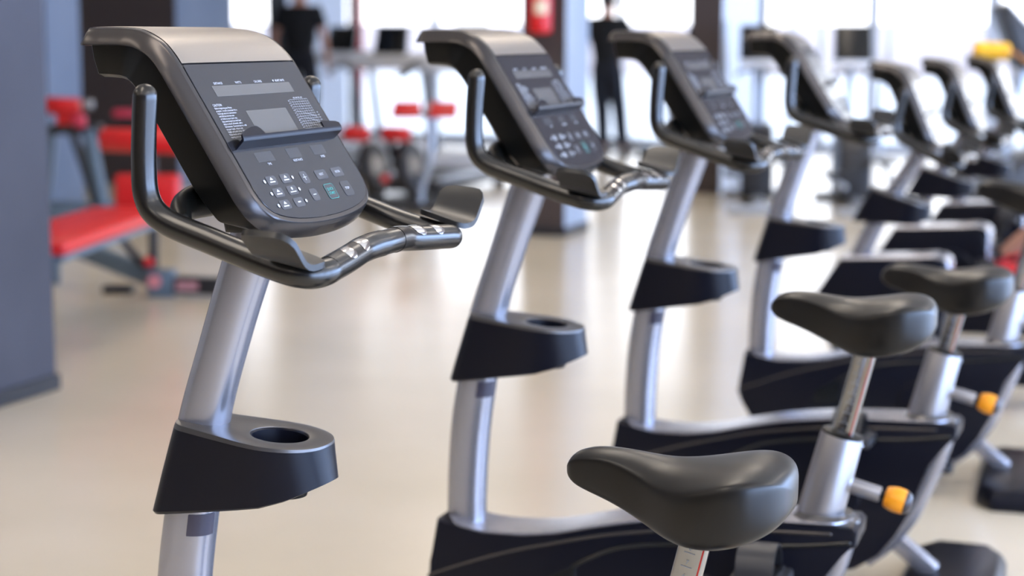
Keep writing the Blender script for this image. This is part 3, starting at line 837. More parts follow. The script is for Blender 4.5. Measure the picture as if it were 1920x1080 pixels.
    def foot(name, xc, w, L):
        b = MB()
        out = [(-w, -L + .07), (-w + .045, -L), (w - .045, -L), (w, -L + .07), (w + .01, -.07), (w + .01, .07), (w, L - .07), (w - .045, L), (-w + .045, L), (-w, L - .07)]
        rings = []
        for k, z in ((.97, 0), (1.0, .012), (1.0, .026), (.93, .044), (.86, .055), (.80, .058)):
            rings.append([(xc + x * (k if abs(x) < 1 else 1), y * (1 - (1 - k) * .45), z) for x, y in out])
        b.loft(rings)
        bmesh.ops.bevel(b.bm, geom=[e for e in b.bm.edges if e.calc_face_angle(0) > R(25)], offset=.005, segments=2, profile=.5, affect='EDGES')
        return b.done(name, M_shroud, root, angle=35)
    foot('rear_foot', .615, .115, .31); foot('front_foot', -.20, .085, .27)
    b = MB(); b.box((-.17, 0, .085), (.10, .06, .10), bevel=.006); b.done('front_strut', M_silver, root)
    return root

def build_cranks(root, ang, cx=.335, cz=-.532, yo=.092, r=.170, py=.155):
    """ang = angle of the left (camera side) crank, degrees above the rearward horizontal"""
    for sg, a in ((-1, ang), (1, ang + 180)):
        ex = cx + r * math.cos(R(a)); ez = cz + r * math.sin(R(a)) + H0
        b = MB(); b.tube([(cx, sg * yo, cz + H0), (ex, sg * (yo + .008), ez)], [.019, .014], n=14, smooth=1, squash=(1, .55))
        b.lathe([(.028, -.012), (.030, -.004), (.030, .006), (.024, .012)], 24, Matrix.Translation((cx, sg * yo, cz + H0)) @ Matrix.Rotation(R(90), 4, 'X'))
        cr = b.done('crank', M_frame_blk, root, angle=45)
        b = MB(); yc = sg * (yo + .065)
        b.box((ex, yc, ez), (.105, .098, .024), bevel=.007)
        for k in (-1, 0, 1): b.box((ex + k * .032, yc, ez + .013), (.010, .09, .005), bevel=.001)
        # strap bridging the pedal
        pts = []
        for k in range(11):
            t = R(180 * k / 10); pts.append((math.cos(t) * .052, math.sin(t) * .062 + .006))
        o_ = [(c * 1.0, z) for c, z in pts]; i_ = [(c * .93, z * .93 - .0005) for c, z in pts]
        b.loft([[(ex + x, yc + c, ez + z) for x in (-.040, .030)] + [(ex + x, yc + c2, ez + z2) for x in (.030, -.040)] for (c, z), (c2, z2) in zip(o_, i_)])
        b.done('pedal', M_frame_blk, cr, angle=40)

proto = build_upright()
def uprights():
    data = [  # world position of the cup hole, yaw, seat offset along the post, left crank angle, label
        ((-.330, 2.478), -.3434, -.068, 35, 'nearest upright exercise bike, its silver mast and console filling the left of the picture'),
        ((.0675, 3.476), -.327, 0.0, 38, 'second upright exercise bike of the row, behind the nearest saddle'),
        ((.482, 4.385), -.366, -.064, 68, 'third upright exercise bike of the row, its cup holder in the middle of the row'),
        ((.933, 5.393), -.292, .055, 285, 'fourth and farthest upright exercise bike, next to the leaning recumbent bikes')]
    out = []
    for i, ((x, y), yaw, s, a, lab) in enumerate(data):
        o = proto if i == 0 else copy_tree(proto)
        o.location = (x, y, 0); o.rotation_euler = (0, 0, yaw)
        out.append((o, s, a, lab))
    for o, s, a, lab in out:
        for ch in o.children:
            n = ch.name.split('.')[0]
            if n in ('seat_post', 'saddle'): ch.location = Vector(ch.location) + PD * s
        build_cranks(o, a)
        tag(o, lab, 'exercise bike', 'upright exercise bikes in the row')
uprights()

# ------------------------------------------------------------------ recumbent bikes beyond the uprights
def build_recumbent():
    root = empty('recumbent_bike')
    z0 = .745 - H0
    # console + handlebar group tilted back, riding lower on the mast
    tmp = empty('tmp')
    hs = build_console(tmp); hb = build_handlebar(tmp)
    C = Vector((-.08, 0, .45 + H0)); T = Vector((-.035, 0, .365 + H0 + z0))
    Mx = Matrix.Translation(T) @ Matrix.Rotation(.165, 4, 'Y') @ Matrix.Translation(-C)
    for ch in list(tmp.children):
        ch.data.transform(Mx); ch.parent = root
        stack = list(ch.children)
        while stack:
            g = stack.pop(); g.data.transform(Mx); stack += list(g.children)
    bpy.data.objects.remove(tmp)
    Mc = Matrix.Translation((0, 0, H0 + z0)) @ Matrix.Rotation(R(11), 4, 'Y') @ Matrix.Translation((0, 0, -H0))
    cup = build_cup(root); cup.data.transform(Mc)
    for g in cup.children: g.data.transform(Mc)
    ms = build_mast(root, [(.005, .080, .215), (-.025, .050, .150), (-.100, -.025, .03), (-.165, -.090, -.09), (-.225, -.148, -.22), (-.265, -.185, -.32)]); ms.location = (0, 0, z0)
    Tz = Matrix.Translation((0, 0, .745))
    b = MB(); b.prism([(-.25, -.225), (-.10, -.218), (.09, -.205), (.135, -.218), (.145, -.25), (.145, -.36), (.13, -.46), (.10, -.52), (.45, -.56), (1.15, -.56), (1.15, -.64), (.40, -.66), (-.10, -.67), (-.24, -.62), (-.31, -.50), (-.335, -.36)], -.075, .075, bevel=.014, seg=3, M=Tz)
    sh = b.done('drive_housing', M_shroud, root, angle=30)
    b = MB(); rows = []
    P, _ = catmull([Vector((x, 0, z)) for x, z in ((-.24, -.219), (-.10, -.211), (.02, -.204), (.09, -.198), (.132, -.206), (.151, -.23), (.152, -.27), (.152, -.35))], [0] * 8, 5)
    for i, q in enumerate(P):
        t = (P[min(i + 1, len(P) - 1)] - P[max(i - 1, 0)]).normalized(); nn = Vector((-t.z, 0, t.x)) * .006
        rows.append([tuple(q + Vector((0, y, .745)) + nn * k) for y, k in ((-.07, -1), (-.066, .3), (0, .6), (.066, .3), (.07, -1))])
    b.loft(rows, cap0=False, cap1=False, closed=False); b.done('housing_spine', M_silver, sh, angle=50)
    for sg in (-1, 1):
        b = MB(); b.lathe([(.11, 0), (.11, .012), (.10, .02), (.0001, .024)], 48, Matrix.Translation((.0, sg * .072, .745 - .42)) @ Matrix.Rotation(R(-90 * sg), 4, 'X')); b.done('flank_cover', M_shroud, sh, angle=30)
    # seat with backrest on the rear beam
    b = MB(); b.prism([(.80, -.20), (.86, -.17), (1.14, -.19), (1.20, -.14), (1.33, .22), (1.30, .27), (1.25, .26), (1.12, -.12), (1.08, -.145), (.82, -.155)][::-1], -.19, .19, bevel=.02, seg=3, M=Tz); b.done('seat', M_vinyl, root, angle=50)
    b = MB(); b.box((1.02, 0, -.37), (.09, .08, .36), bevel=.01, M=Tz); b.done('seat_support', M_silver, root)
    for n, xc, L in (('front_foot', -.20, .26), ('rear_foot', 1.12, .28)):
        b = MB(); b.box((xc, 0, .0425), (.10, 2 * L, .085), bevel=.02, seg=3); b.done(n, M_shroud, root, angle=40)
    return root
rproto = build_recumbent()
for i, (x, y, a, lab) in enumerate(((1.476, 6.556, 205, 'nearest recumbent bike with leaning mast, right behind the fourth upright bike'), (1.905, 7.62, 8, 'middle one of the three leaning recumbent bikes'), (2.37, 8.72, 60, 'farthest recumbent bike, with a yellow roll lying on its console'))):
    o = rproto if i == 0 else copy_tree(rproto)
    o.location = (x, y, 0); o.rotation_euler = (0, 0, -.36)
    tag(o, lab, 'exercise bike', 'recumbent bikes at the end of the row')
    recs = o
    build_cranks(o, a, cx=.0, cz=-.42 + .745 - H0, yo=.105, r=.16)

# ------------------------------------------------------------------ treadmills facing the far windows
def build_treadmill():
    """x across, y towards the window, origin on the floor in the middle of the deck"""
    root = empty('treadmill')
    b = MB(); b.box((0, .02, .10), (.60, 1.62, .10), bevel=.02, seg=2)
    for sx in (-.28, .28):
        for y in (-.7, .7): b.box((sx, y, .025), (.09, .12, .05), bevel=.01)
    b.done('deck', M_frame_blk, root)
    b = MB(); b.box((0, -.08, .155), (.47, 1.40, .012), bevel=.004); b.done('running_belt', M_belt, root)
    for sx in (-1, 1):
        b = MB(); b.box((sx * .285, -.05, .158), (.085, 1.46, .03), bevel=.008); b.done('side_rail', M_lightgrey, root)
    b = MB(); b.prism([(.56, .10), (.60, .27), (.74, .31), (.92, .27), (.96, .06), (.60, .05)], -.33, .33, bevel=.03, seg=3, axes='yz'); b.done('motor_cover', M_white_p, root, angle=50)
    for sx in (-1, 1):
        b = MB(); b.tube([(sx * .36, .86, .10), (sx * .37, .80, .35), (sx * .38, .66, .80), (sx * .38, .58, 1.06)], [.035, .032, .030, .030], n=14, smooth=4, squash=(1.5, .8)); b.done('upright', M_lightgrey, root)
        b = MB(); b.tube([(sx * .38, .62, 1.06), (sx * .38, .40, 1.05), (sx * .375, .15, 1.00), (sx * .37, .02, .97)], .020, n=12, smooth=4); b.done('handrail', M_frame_blk, root)
    b = MB(); b.prism([(.48, 1.02), (.50, 1.10), (.66, 1.16), (.74, 1.10), (.70, 1.00)], -.42, .42, bevel=.025, seg=3, axes='yz'); b.done('console_tray', M_white_p, root, angle=50)
    b = MB(); b.prism([(.62, 1.14), (.72, 1.42), (.76, 1.41), (.70, 1.12)], -.17, .17, bevel=.012, axes='yz'); sc_ = b.done('console_screen', M_screen, root)
    return root
tm = build_treadmill()
TMS = [((-2.10, 19.0), 'treadmill with a person in black standing on its belt'),
       ((-1.42, 16.9), 'treadmill between the red pads and the window, left of the nearest treadmill'),
       ((-.62, 15.4), 'nearest treadmill, white motor cover seen under the second bike console'),
       ((1.90, 19.75), 'treadmill right beside the standing person with the cap-short hair')]
TMS[3] = ((1.90, 19.75), 'treadmill to the right of the person standing behind the third bike')
for i, ((x, y), lab) in enumerate(TMS):
    o = tm if i == 0 else copy_tree(tm)
    o.location = (x, y, 0); o.rotation_euler = (0, 0, ROOM_YAW)
    tag(o, lab, 'treadmill', 'treadmills facing the far windows')

# ------------------------------------------------------------------ fire extinguisher on the centre pillar
fe = empty('fire_extinguisher', (.175, 11.815, 1.345))
b = MB(); b.lathe([(.0001, .006), (.055, 0), (.074, .010), (.080, .03), (.080, .40), (.072, .44), (.045, .475), (.022, .49), (.020, .52), (.0001, .52)], 32); b.done('tank', M_extred, fe)
b = MB(); b.loft([[(.0808 * math.cos(R(a)), .0808 * math.sin(R(a)), z) for a in range(-115, -50, 8)] for z in (.125, .215)], cap0=False, cap1=False, closed=False); tag(b.done('label', M_label, fe), 'cream label patch')
b = MB(); b.box((0, 0, .545), (.035, .035, .05), bevel=.005); b.box((.04, 0, .59), (.12, .022, .012), bevel=.004); b.box((.04, 0, .565), (.10, .022, .010), bevel=.004); b.done('valve', M_frame_blk, fe)
b = MB(); b.tube([(-.02, 0, .54), (-.08, 0, .53), (-.105, -.01, .42), (-.098, -.02, .25), (-.095, -.02, .16)], .010, n=10, smooth=5); b.done('hose', M_frame_blk, fe)
b = MB(); b.box((.0, .092, .40), (.05, .03, .06), bevel=.004); b.done('wall_bracket', M_steel, fe)
tag(fe, 'red fire extinguisher with cream label hanging on the brown pillar', 'fire extinguisher')

# red banner strip beside the far left window
b = MB(); b.box((-9.60, FW - .12, 1.15), (.10, .02, 2.3), bevel=.004, M=RM); b.box((-9.60, FW - .12, .012), (.24, .16, .024), bevel=.004, M=RM)
tag(b.done('banner', M_redfilm, flat=True), 'narrow red upright banner in front of the far left window', 'banner')

# ------------------------------------------------------------------ red upholstered machines
def bar(b, p, q, w, h=None, bevel=.008):
    p, q = Vector(p), Vector(q); d = q - p; h = h or w
    Mq = Matrix.Translation((p + q) / 2) @ d.to_track_quat('Y', 'Z').to_matrix().to_4x4()
    b.box((0, 0, 0), (w, d.length, h), bevel=bevel, M=Mq)
def roller(name, p, q, r, m, parent):
    b = MB(); p, q = Vector(p), Vector(q)
    b.lathe([(.0001, 0), (r * .82, 0), (r, r * .18), (r, (q - p).length - r * .18), (r * .82, (q - p).length), (.0001, (q - p).length)], 28, Matrix.Translation(p) @ (q - p).to_track_quat('Z', 'Y').to_matrix().to_4x4())
    return b.done(name, m, parent, angle=50)
# bench next to the near column
bn = empty('weight_bench', (-2.0, 8.6, 0))
def bo(mb, name, m, angle=40): 
    o = mb.done(name, m, None, angle=angle); o.data.transform(Matrix.Translation((2.0, -8.6, 0))); o.parent = bn; return o
L0 = Vector((-2.05, 7.35, .455)); L1 = Vector((-1.905, 8.86, .455)); dv = (L1 - L0).normalized(); sd_ = Vector((dv.y, -dv.x, 0))
Mb = Matrix.Translation((L0 + L1) / 2) @ Matrix.Rotation(math.atan2(dv.y, dv.x) - math.pi / 2, 4, 'Z')
b = MB(); b.box((0, 0, .0), (.40, (L1 - L0).length, .06), bevel=.022, seg=3, M=Mb); bo(b, 'bench_pad', M_red)
b = MB(); b.box((0, 0, -.045), (.36, (L1 - L0).length - .05, .03), bevel=.006, M=Mb); bo(b, 'pad_board', M_frame_bl)
b = MB(); b.box((.02, .98, .15), (.34, .07, .19), bevel=.025, seg=3, M=Mb @ Matrix.Rotation(R(-4), 4, 'X')); tag(bo(b, 'back_pad', M_red), 'upright rectangular red pad')
for z, y, x0, x1 in ((.80, 9.12, -2.10, -1.63),):
    b = MB(); rl = roller('leg_roller', (x0, y + .03, z), (x1, y - .09, z - .005), .062, M_red, None)
    rl.data.transform(Matrix.Translation((2.0, -8.6, 0))); rl.parent = bn
b = MB(); rl = roller('leg_roller', (-1.92, 9.22, .88), (-1.60, 9.15, .875), .05, M_red, None); rl.data.transform(Matrix.Translation((2.0, -8.6, 0))); rl.parent = bn
b = MB(); bar(b, (-1.85, 9.12, .06), (-1.86, 9.20, .90), .05); bo(b, 'rear_post', M_frame_blk)
b = MB(); bar(b, (-2.50, 9.55, .26), (-1.83, 9.10, .085), .055, .10); b.box((-2.47, 9.53, .15), (.06, .06, .30), bevel=.008); b.box((-1.80, 9.08, .07), (.14, .10, .14), bevel=.01); bo(b, 'base_beam', M_frame_bl)
b = MB(); bar(b, (-1.78, 9.07, .065), (-1.38, 9.00, .06), .06, .09); b.box((-2.05, 9.2, .02), (.16, .10, .04), bevel=.008); b.box((-1.42, 9.0, .012), (.10, .12, .024), bevel=.006); bo(b, 'rear_foot', M_frame_blk)
b = MB(); bar(b, (-2.02, 8.80, .42), (-1.90, 9.12, .15), .045, .03); bo(b, 'strut', M_frame_blk)
b = MB(); b.lathe([(.0001, 0), (.035, 0), (.035, .006), (.0001, .006)], 20, Matrix.Translation((-1.83, 9.025, .085)) @ Matrix.Rotation(R(90), 4, 'X')); tag(bo(b, 'round_emblem', mat('pink_emblem', (.62, .22, .24), .5)), 'round pink emblem')
b = MB(); b.box((-1.66, 9.005, .065), (.11, .006, .045), M=Matrix.Identity(4)); tag(bo(b, 'name_plate', mat('pink_plate', (.42, .20, .22), .5)), 'small pinkish plate')
b = MB(); b.lathe([(.0001, 0), (.02, 0), (.028, .02), (.02, .05), (.0001, .055)], 16, Matrix.Translation((-1.86, 9.06, .17)) @ Matrix.Rotation(R(60), 4, 'X')); tag(bo(b, 'pull_pin', M_red), 'red pull knob')
tag(bn, 'red padded adjustable weight bench on a blue-grey frame beside the near grey column', 'weight bench')
# A-frame machine behind it
am = empty('leg_machine', (-2.95, 12.0, 0))
def ao(mb, name, m): 
    o = mb.done(name, m, None); o.data.transform(Matrix.Translation((2.95, -12.0, 0))); o.parent = am; return o
for nm, p, q, m, w in (('frame_leg', (-2.97, 12.0, .72), (-2.78, 12.05, .06), M_frame_blk, .06), ('frame_leg', (-2.84, 11.95, .70), (-2.72, 11.9, .06), M_frame_bl, .07), ('frame_leg', (-3.12, 12.1, .72), (-3.20, 12.1, .06), M_frame_bl, .07)):
    b = MB(); bar(b, p, q, w); ao(b, nm, m)
b = MB(); b.box((-2.93, 12.0, .10), (.55, .40, .20), bevel=.02); ao(b, 'base_frame', M_frame_bl)
b = MB(); b.box((-2.93, 12.0, .70), (.34, .10, .07), bevel=.01); ao(b, 'cross_beam', M_frame_blk)
for nm, p, q, r, m in (('roller_pad', (-3.14, 12.0, .86), (-2.89, 11.95, .85), .058, M_red), ('roller_pad', (-2.86, 11.9, .87), (-2.79, 11.9, .87), .035, M_steel), ('roller_pad', (-2.92, 11.88, .76), (-2.84, 11.88, .76), .045, M_pink)):
    o = roller(nm, p, q, r, m, None); o.data.transform(Matrix.Translation((2.95, -12.0, 0))); o.parent = am
b = MB(); b.box((-3.0, 12.0, .79), (.12, .10, .16), bevel=.03); ao(b, 'seat_pad', M_red)
tag(am, 'blue-grey machine on slanted legs with red roller pads, behind the red bench', 'gym machine')
pm = empty('press_machine', (-2.72, 13.1, 0))
b = MB(); b.box((0, 0, .78), (.17, .10, .17), bevel=.03, M=Matrix.Translation((.05, 0, 0))); b.done('back_pad', M_pink, pm)
b = MB(); b.box((-.12, 0, .76), (.16, .12, .06), bevel=.02); b.done('seat_pad', M_pink, pm)
b = MB(); b.box((.0, .07, .35), (.06, .06, .70), bevel=.008); b.box((.0, .0, .04), (.5, .5, .06), bevel=.01); b.box((0, .05, .68), (.42, .05, .05), bevel=.008); b.done('frame', M_frame_blk, pm)
tag(pm, 'small dark machine with pink-red back pad against the brown wall', 'gym machine')
# leg curl machine in the middle distance
lc = empty('leg_curl_machine', (-.75, 13.5, 0))
def lo(mb, name, m, angle=40):
    o = mb.done(name, m, lc, angle=angle); return o
b = MB(); b.tube([(.04, 0, .05), (.06, 0, .20), (.125, 0, .42), (.125, 0, .62), (.12, 0, .78)], .034, n=14, smooth=5); lo(b, 'main_post', M_lightgrey)
b = MB(); bar(b, (-.02, 0, .745), (.24, 0, .745), .05); lo(b, 'pad_bracket', M_frame_blk)
for x in (-.05, .23):
    b = MB(); b.box((0, 0, 0), (.215, .20, .05), bevel=.02, seg=3, M=Matrix.Translation((x, -.02, .775)) @ Matrix.Rotation(R(28), 4, 'X')); lo(b, 'arm_pad', M_red)
for x0, x1 in ((-.51, -.32), (-.22, -.01)):
    o = roller('leg_roller', (x0, -.1, .60), (x1, -.13, .595), .056, M_red, lc)
b = MB(); bar(b, (-.53, -.1, .60), (.06, -.12, .59), .03); bar(b, (-.18, -.1, .60), (-.12, .05, .30), .05); lo(b, 'roller_arm', M_frame_blk)
for x, r in ((-.30, .19), (-.02, .20)):
    b = MB(); b.lathe([(.0001, -.05), (r * .9, -.05), (r, -.03), (r, .03), (r * .9, .05), (.0001, .05)], 32, Matrix.Translation((x, .0, .34)) @ Matrix.Rotation(R(78), 4, 'Y') @ Matrix.Rotation(R(20), 4, 'X')); lo(b, 'cam_disc', M_frame_blk)
    b = MB(); b.lathe([(.0001, 0), (.07, 0), (.07, .01), (.0001, .012)], 24, Matrix.Translation((x + .03, -.12, .36)) @ Matrix.Rotation(R(75), 4, 'X')); lo(b, 'hub_cover', M_steel)
b = MB(); bar(b, (-.40, -.15, .05), (.42, -.15, .05), .08, .06); bar(b, (-.40, .35, .05), (.42, .35, .05), .08, .06); bar(b, (0, -.15, .06), (0, .35, .06), .08, .06); lo(b, 'base_frame', M_frame_blk)
b = MB(); bar(b, (-.36, .15, .05), (-.36, .15, .48), .06); bar(b, (.02, .0, .05), (-.05, .0, .30), .08); lo(b, 'frame_post', M_frame_blk)
b = MB(); b.lathe([(.0001, 0), (.028, 0), (.034, .02), (.028, .05), (.0001, .055)], 16, Matrix.Translation((-.19, -.18, .27)) @ Matrix.Rotation(R(90), 4, 'X')); tag(lo(b, 'pull_knob', M_red), 'red pull knob')
lc.rotation_euler = (0, 0, -.05)
tag(lc, 'black leg machine with two red rollers and two red arm pads on a grey post', 'gym machine')

# ------------------------------------------------------------------ cross trainers by the right windows
def build_cross():
    root = empty('cross_trainer')
    b = MB(); b.prism([(-.28, .07), (-.24, .04), (.26, .04), (.32, .10), (.30, .42), (.22, .56), (.05, .63), (-.13, .59), (-.25, .45), (-.29, .24)], -.13, .13, bevel=.03, seg=3, axes='yz'); b.done('drive_housing', M_frame_blk, root, angle=40)
    b = MB(); bar(b, (0, .34, .04), (0, -1.15, .04), .09, .05); b.box((0, -1.15, .03), (.52, .09, .06), bevel=.02); b.box((0, .33, .03), (.52, .09, .06), bevel=.02); b.done('base_rail', M_lightgrey, root)
    b = MB(); b.tube([(0, .16, .48), (0, .22, .90), (0, .16, 1.15)], .035, n=14, smooth=4); b.done('mast', M_lightgrey, root)
    b = MB(); b.prism([(.04, 1.14), (.13, 1.42), (.17, 1.42), (.16, 1.12)], -.15, .15, bevel=.012, axes='yz'); b.done('console', M_screen, root)
    b = MB(); b.prism([(.02, 1.10), (.06, 1.17), (.20, 1.17), (.20, 1.08)], -.15, .15, bevel=.015, axes='yz'); b.done('console_base', M_white_p, root)
    for sg in (-1, 1):
        b = MB(); b.tube([(sg * .24, .10, .42), (sg * .25, .16, .75), (sg * .26, .12, 1.02), (sg * .27, -.02, 1.20), (sg * .27, -.04, 1.44)], [.020, .020, .018, .018, .018], n=12, smooth=5); b.done('swing_arm', M_lightgrey, root)
        b = MB(); b.tube([(sg * .22, .0, .30 + sg * .06), (sg * .20, -.5, .26 + sg * .05), (sg * .18, -.95, .20)], .024, n=12, smooth=3); b.done('pedal_arm', M_lightgrey, root)
        b = MB(); b.box((sg * .20, -.42, .31 + sg * .05), (.15, .36, .035), bevel=.012); b.done('footplate', M_frame_blk, root)
        b = MB(); b.tube([(sg * .05, .12, 1.06), (sg * .16, -.02, 1.04), (sg * .17, -.16, 1.02)], .015, n=10, smooth=4); b.done('fixed_grip', M_frame_blk, root)
    return root
ct = build_cross()
CTS = [((2.00, 14.6), .25, 'cross trainer beside the blue pillar, its black housing low between the third and fourth bikes'),
       ((2.74, 14.4), .30, 'cross trainer with black console standing between the fourth bike and the first leaning bike'),
       ((4.45, 15.0), .10, 'cross trainer farthest right before the windows')]
for i, ((x, y), rz, lab) in enumerate(CTS):
    o = ct if i == 0 else copy_tree(ct)
    o.location = (x, y, 0); o.rotation_euler = (0, 0, rz - .35); tag(o, lab, 'cross trainer', 'cross trainers by the right windows')
# stepper with a slanted console at the right edge
sp = empty('stair_climber', (3.36, 11.9, 0))
b = MB(); b.prism([(-.35, .02), (-.35, .30), (-.05, .55), (.30, .62), (.42, .30), (.42, .02)], -.30, .30, bevel=.04, seg=3, axes='xz'); b.done('body', M_frame_blk, sp, angle=40)
b = MB(); b.tube([(-.10, 0, .50), (-.02, 0, .85), (.02, 0, 1.12)], .04, n=14, smooth=4); b.done('mast', M_lightgrey, sp)
b = MB(); b.prism([(-.17, 1.52), (-.13, 1.545), (.16, 1.24), (.16, 1.18), (-.02, 1.13)], -.17, .17, bevel=.015, axes='xz'); b.done('console', M_frame_blk, sp, angle=40)
b = MB(); b.prism([(-.145, 1.546), (-.13, 1.556), (.17, 1.245), (.165, 1.23)], -.165, .165, bevel=.003, seg=1, axes='xz'); b.done('console_glare', M_white_p, sp, angle=40)  # white sheet painting the bright reflection on the black console top
for sg in (-1, 1):
    b = MB(); b.tube([(.02, sg * .1, 1.12), (.15, sg * .28, 1.05), (.45, sg * .30, .98)], .018, n=12, smooth=4); b.done('handrail', M_lightgrey, sp)
tag(sp, 'black gym machine with a steeply slanted console at the right edge', 'stair climber')

# rolled towel on the farthest recumbent's console
tw = empty('rolled_towel', (2.315, 8.70, 1.224))
b = MB(); rings = []
for i in range(13):
    t = i / 12; r = .043 * (1 + .05 * math.sin(i * 1.9)) * (.86 if i in (0, 12) else 1)
    rings.append([(-.085 + .17 * t, r * math.cos(2 * math.pi * k / 24) * 1.05, .045 + r * math.sin(2 * math.pi * k / 24)) for k in range(24)])
b.loft(rings); b.done('roll', M_yellow, tw, angle=60)
b = MB(); b.loft([[(.05 + .02 * i, y, .012 + .022 * math.sin(i * .8) + dz + .012) for y, dz in ((-.05, 0), (.05, 0), (.05, .008), (-.05, .008))] for i in range(8)]); b.done('loose_end', mat('orange_cloth', (.80, .33, .08), .7), tw, angle=60)
tw.rotation_euler = (0, .05, -.1)
tag(tw, 'yellow-orange towel rolled up on top of the farthest leaning bike console', 'towel')

# ------------------------------------------------------------------ people
def skin_mesh(name, nodes, edges, m, parent, root=0, sub=2):
    """nodes: list of (pos, radius or (rx, ry))"""
    me = bpy.data.meshes.new(name); me.from_pydata([Vector(p) for p, r in nodes], edges, [])
    o = bpy.data.objects.new(name, me); COL.objects.link(o)
    o.modifiers.new('skin', 'SKIN')
    sv = me.skin_vertices[0].data
    for i, (p, r) in enumerate(nodes):
        sv[i].radius = r if isinstance(r, tuple) else (r, r)
        sv[i].use_root = (i == root)
    s_ = o.modifiers.new('sub', 'SUBSURF'); s_.levels = sub; s_.render_levels = sub
    bpy.context.view_layer.update()
    dg = bpy.context.evaluated_depsgraph_get()
    me2 = bpy.data.meshes.new_from_object(o.evaluated_get(dg))
    bpy.data.objects.remove(o); bpy.data.meshes.remove(me)
    me2.name = name; me2.materials.clear(); me2.materials.append(m); me2.shade_smooth()
    o = bpy.data.objects.new(name, me2); COL.objects.link(o); o.parent = parent
    return o
def chain(nodes, edges, start, pts):
    prev = start
    for p in pts:
        nodes.append(p); edges.append((prev, len(nodes) - 1)); prev = len(nodes) - 1
    return prev
def build_person(name, H, J, label, shoe=M_shoe, shoe_red=False, bare_legs=False, hair_len=0):
    """J: joint positions in the person's frame (x right, y forward, z up, metres for a 1.75 m body)"""
    k = H / 1.75
    root = empty(name)
    g = {a: Vector(b) * k for a, b in J.items()}
    nodes = [(g['pelvis'], (.15 * k, .105 * k))]; edges = []
    waist = chain(nodes, edges, 0, [(g['waist'], (.135 * k, .095 * k)), (g['chest'], (.155 * k, .11 * k)), (g['upper'], (.13 * k, .095 * k))])
    neck = chain(nodes, edges, waist, [(g['neck'], .056 * k), (g['skull0'], .066 * k), (g['skull1'], (.078 * k, .092 * k)), (g['skull2'], (.070 * k, .084 * k)), (g['skull3'], (.035 * k, .04 * k))])
    def hand(wr, tip, side, nodes, edges, widx):
        d = (tip - wr).normalized(); lat = d.cross(Vector((0, 0, 1)))
        if lat.length < .3: lat = Vector((0, 1, 0))
        lat = Vector((0, 1, 0)) - d * d.y; lat.normalize(); pal = d.cross(lat)
        palm = chain(nodes, edges, widx, [(wr + d * .045 * k, (.022 * k, .034 * k))])
        p0 = nodes[palm][0]
        for j, (off, ln) in enumerate(((-.028, .062), (-.010, .074), (.009, .078), (.027, .070))):
            a = p0 + d * .04 * k + lat * off * k
            chain(nodes, edges, palm, [(a, .0105 * k), (a + d * ln * .5 * k + pal * .006 * k * side, .009 * k), (a + d * ln * k + pal * .022 * k * side, .0075 * k)])
        chain(nodes, edges, palm, [(p0 + lat * .036 * k, .0115 * k), (p0 + lat * .050 * k + d * .030 * k, .009 * k), (p0 + lat * .052 * k + d * .055 * k, .008 * k)])
    for s, sd in (('l', -1), ('r', 1)):
        e = chain(nodes, edges, waist, [(g['sh_' + s], .058 * k), (g['ua_' + s], .047 * k), (g['el_' + s], .038 * k), (g['fa_' + s], .036 * k), (g['wr_' + s], .026 * k)])
        hand(g['wr_' + s], g['hd_' + s], sd, nodes, edges, e)
        e = chain(nodes, edges, 0, [(g['hip_' + s], .088 * k), (g['th_' + s], .078 * k), (g['kn_' + s], .056 * k), (g['ca_' + s], .054 * k), (g['an_' + s], .037 * k), (g['an_' + s] + Vector((0, .05, -.045)) * k, (.038 * k, .032 * k)), (g['toe_' + s], (.036 * k, .022 * k))])
    body = skin_mesh('body', nodes, edges, M_skin, root)
    # face: nose, ears, eyes
    hc = g['skull1']; fw = Vector(J.get('face', (0, 1, 0))).normalized(); rt = fw.cross(Vector((0, 0, 1))).normalized()
    b = MB()
    b.lathe([(.0001, -.016), (.013, -.012), (.011, .005), (.006, .024), (.0001, .030)], 12, Matrix.Translation(hc + fw * .098 * k + Vector((0, 0, -.012)) * k)); b.done('nose', M_skin, root)
    for sd in (-1, 1):
        b = MB(); b.lathe([(.0001, -.030), (.012, -.024), (.017, 0), (.015, .020), (.0001, .030)], 12, Matrix.Translation(hc + rt * sd * .081 * k + Vector((0, 0, -.01)) * k)); b.done('ear', M_skin, root)
        b = MB(); b.lathe([(.0001, -.010), (.010, -.004), (.010, .004), (.0001, .010)], 12, Matrix.Translation(hc + fw * .086 * k + rt * sd * .031 * k + Vector((0, 0, .012)) * k)); b.done('eye', M_hair, root)
    b = MB(); b.box((0, 0, 0), (.045, .012, .010), bevel=.004, M=Matrix.Translation(hc + fw * .086 * k + Vector((0, 0, -.055)) * k) @ Matrix.Rotation(math.atan2(-fw.x, fw.y), 4, 'Z')); b.done('mouth', mat('lips', (.40, .14, .12), .5), root)
    back = -fw * .012
    b = MB(); NU, NV = 28, 16; hc2 = hc + Vector((0, 0, .028)) * k - fw * .010 * k
    rr = (.0865 * k, .104 * k, .104 * k); vs = {}
    up_ = Vector((0, 0, 1))
    for i in range(NV + 1):
        for j in range(NU):
            th = math.pi * i / NV; ph = 2 * math.pi * j / NU
            d = Vector((math.sin(th) * math.cos(ph), math.sin(th) * math.sin(ph), math.cos(th)))
            if i in (0, NV) and j > 0: vs[i, j] = vs[i, 0]; continue
            vs[i, j] = b.bm.verts.new(hc2 + rt * d.x * rr[0] + fw * d.y * rr[1] + up_ * d.z * rr[2])
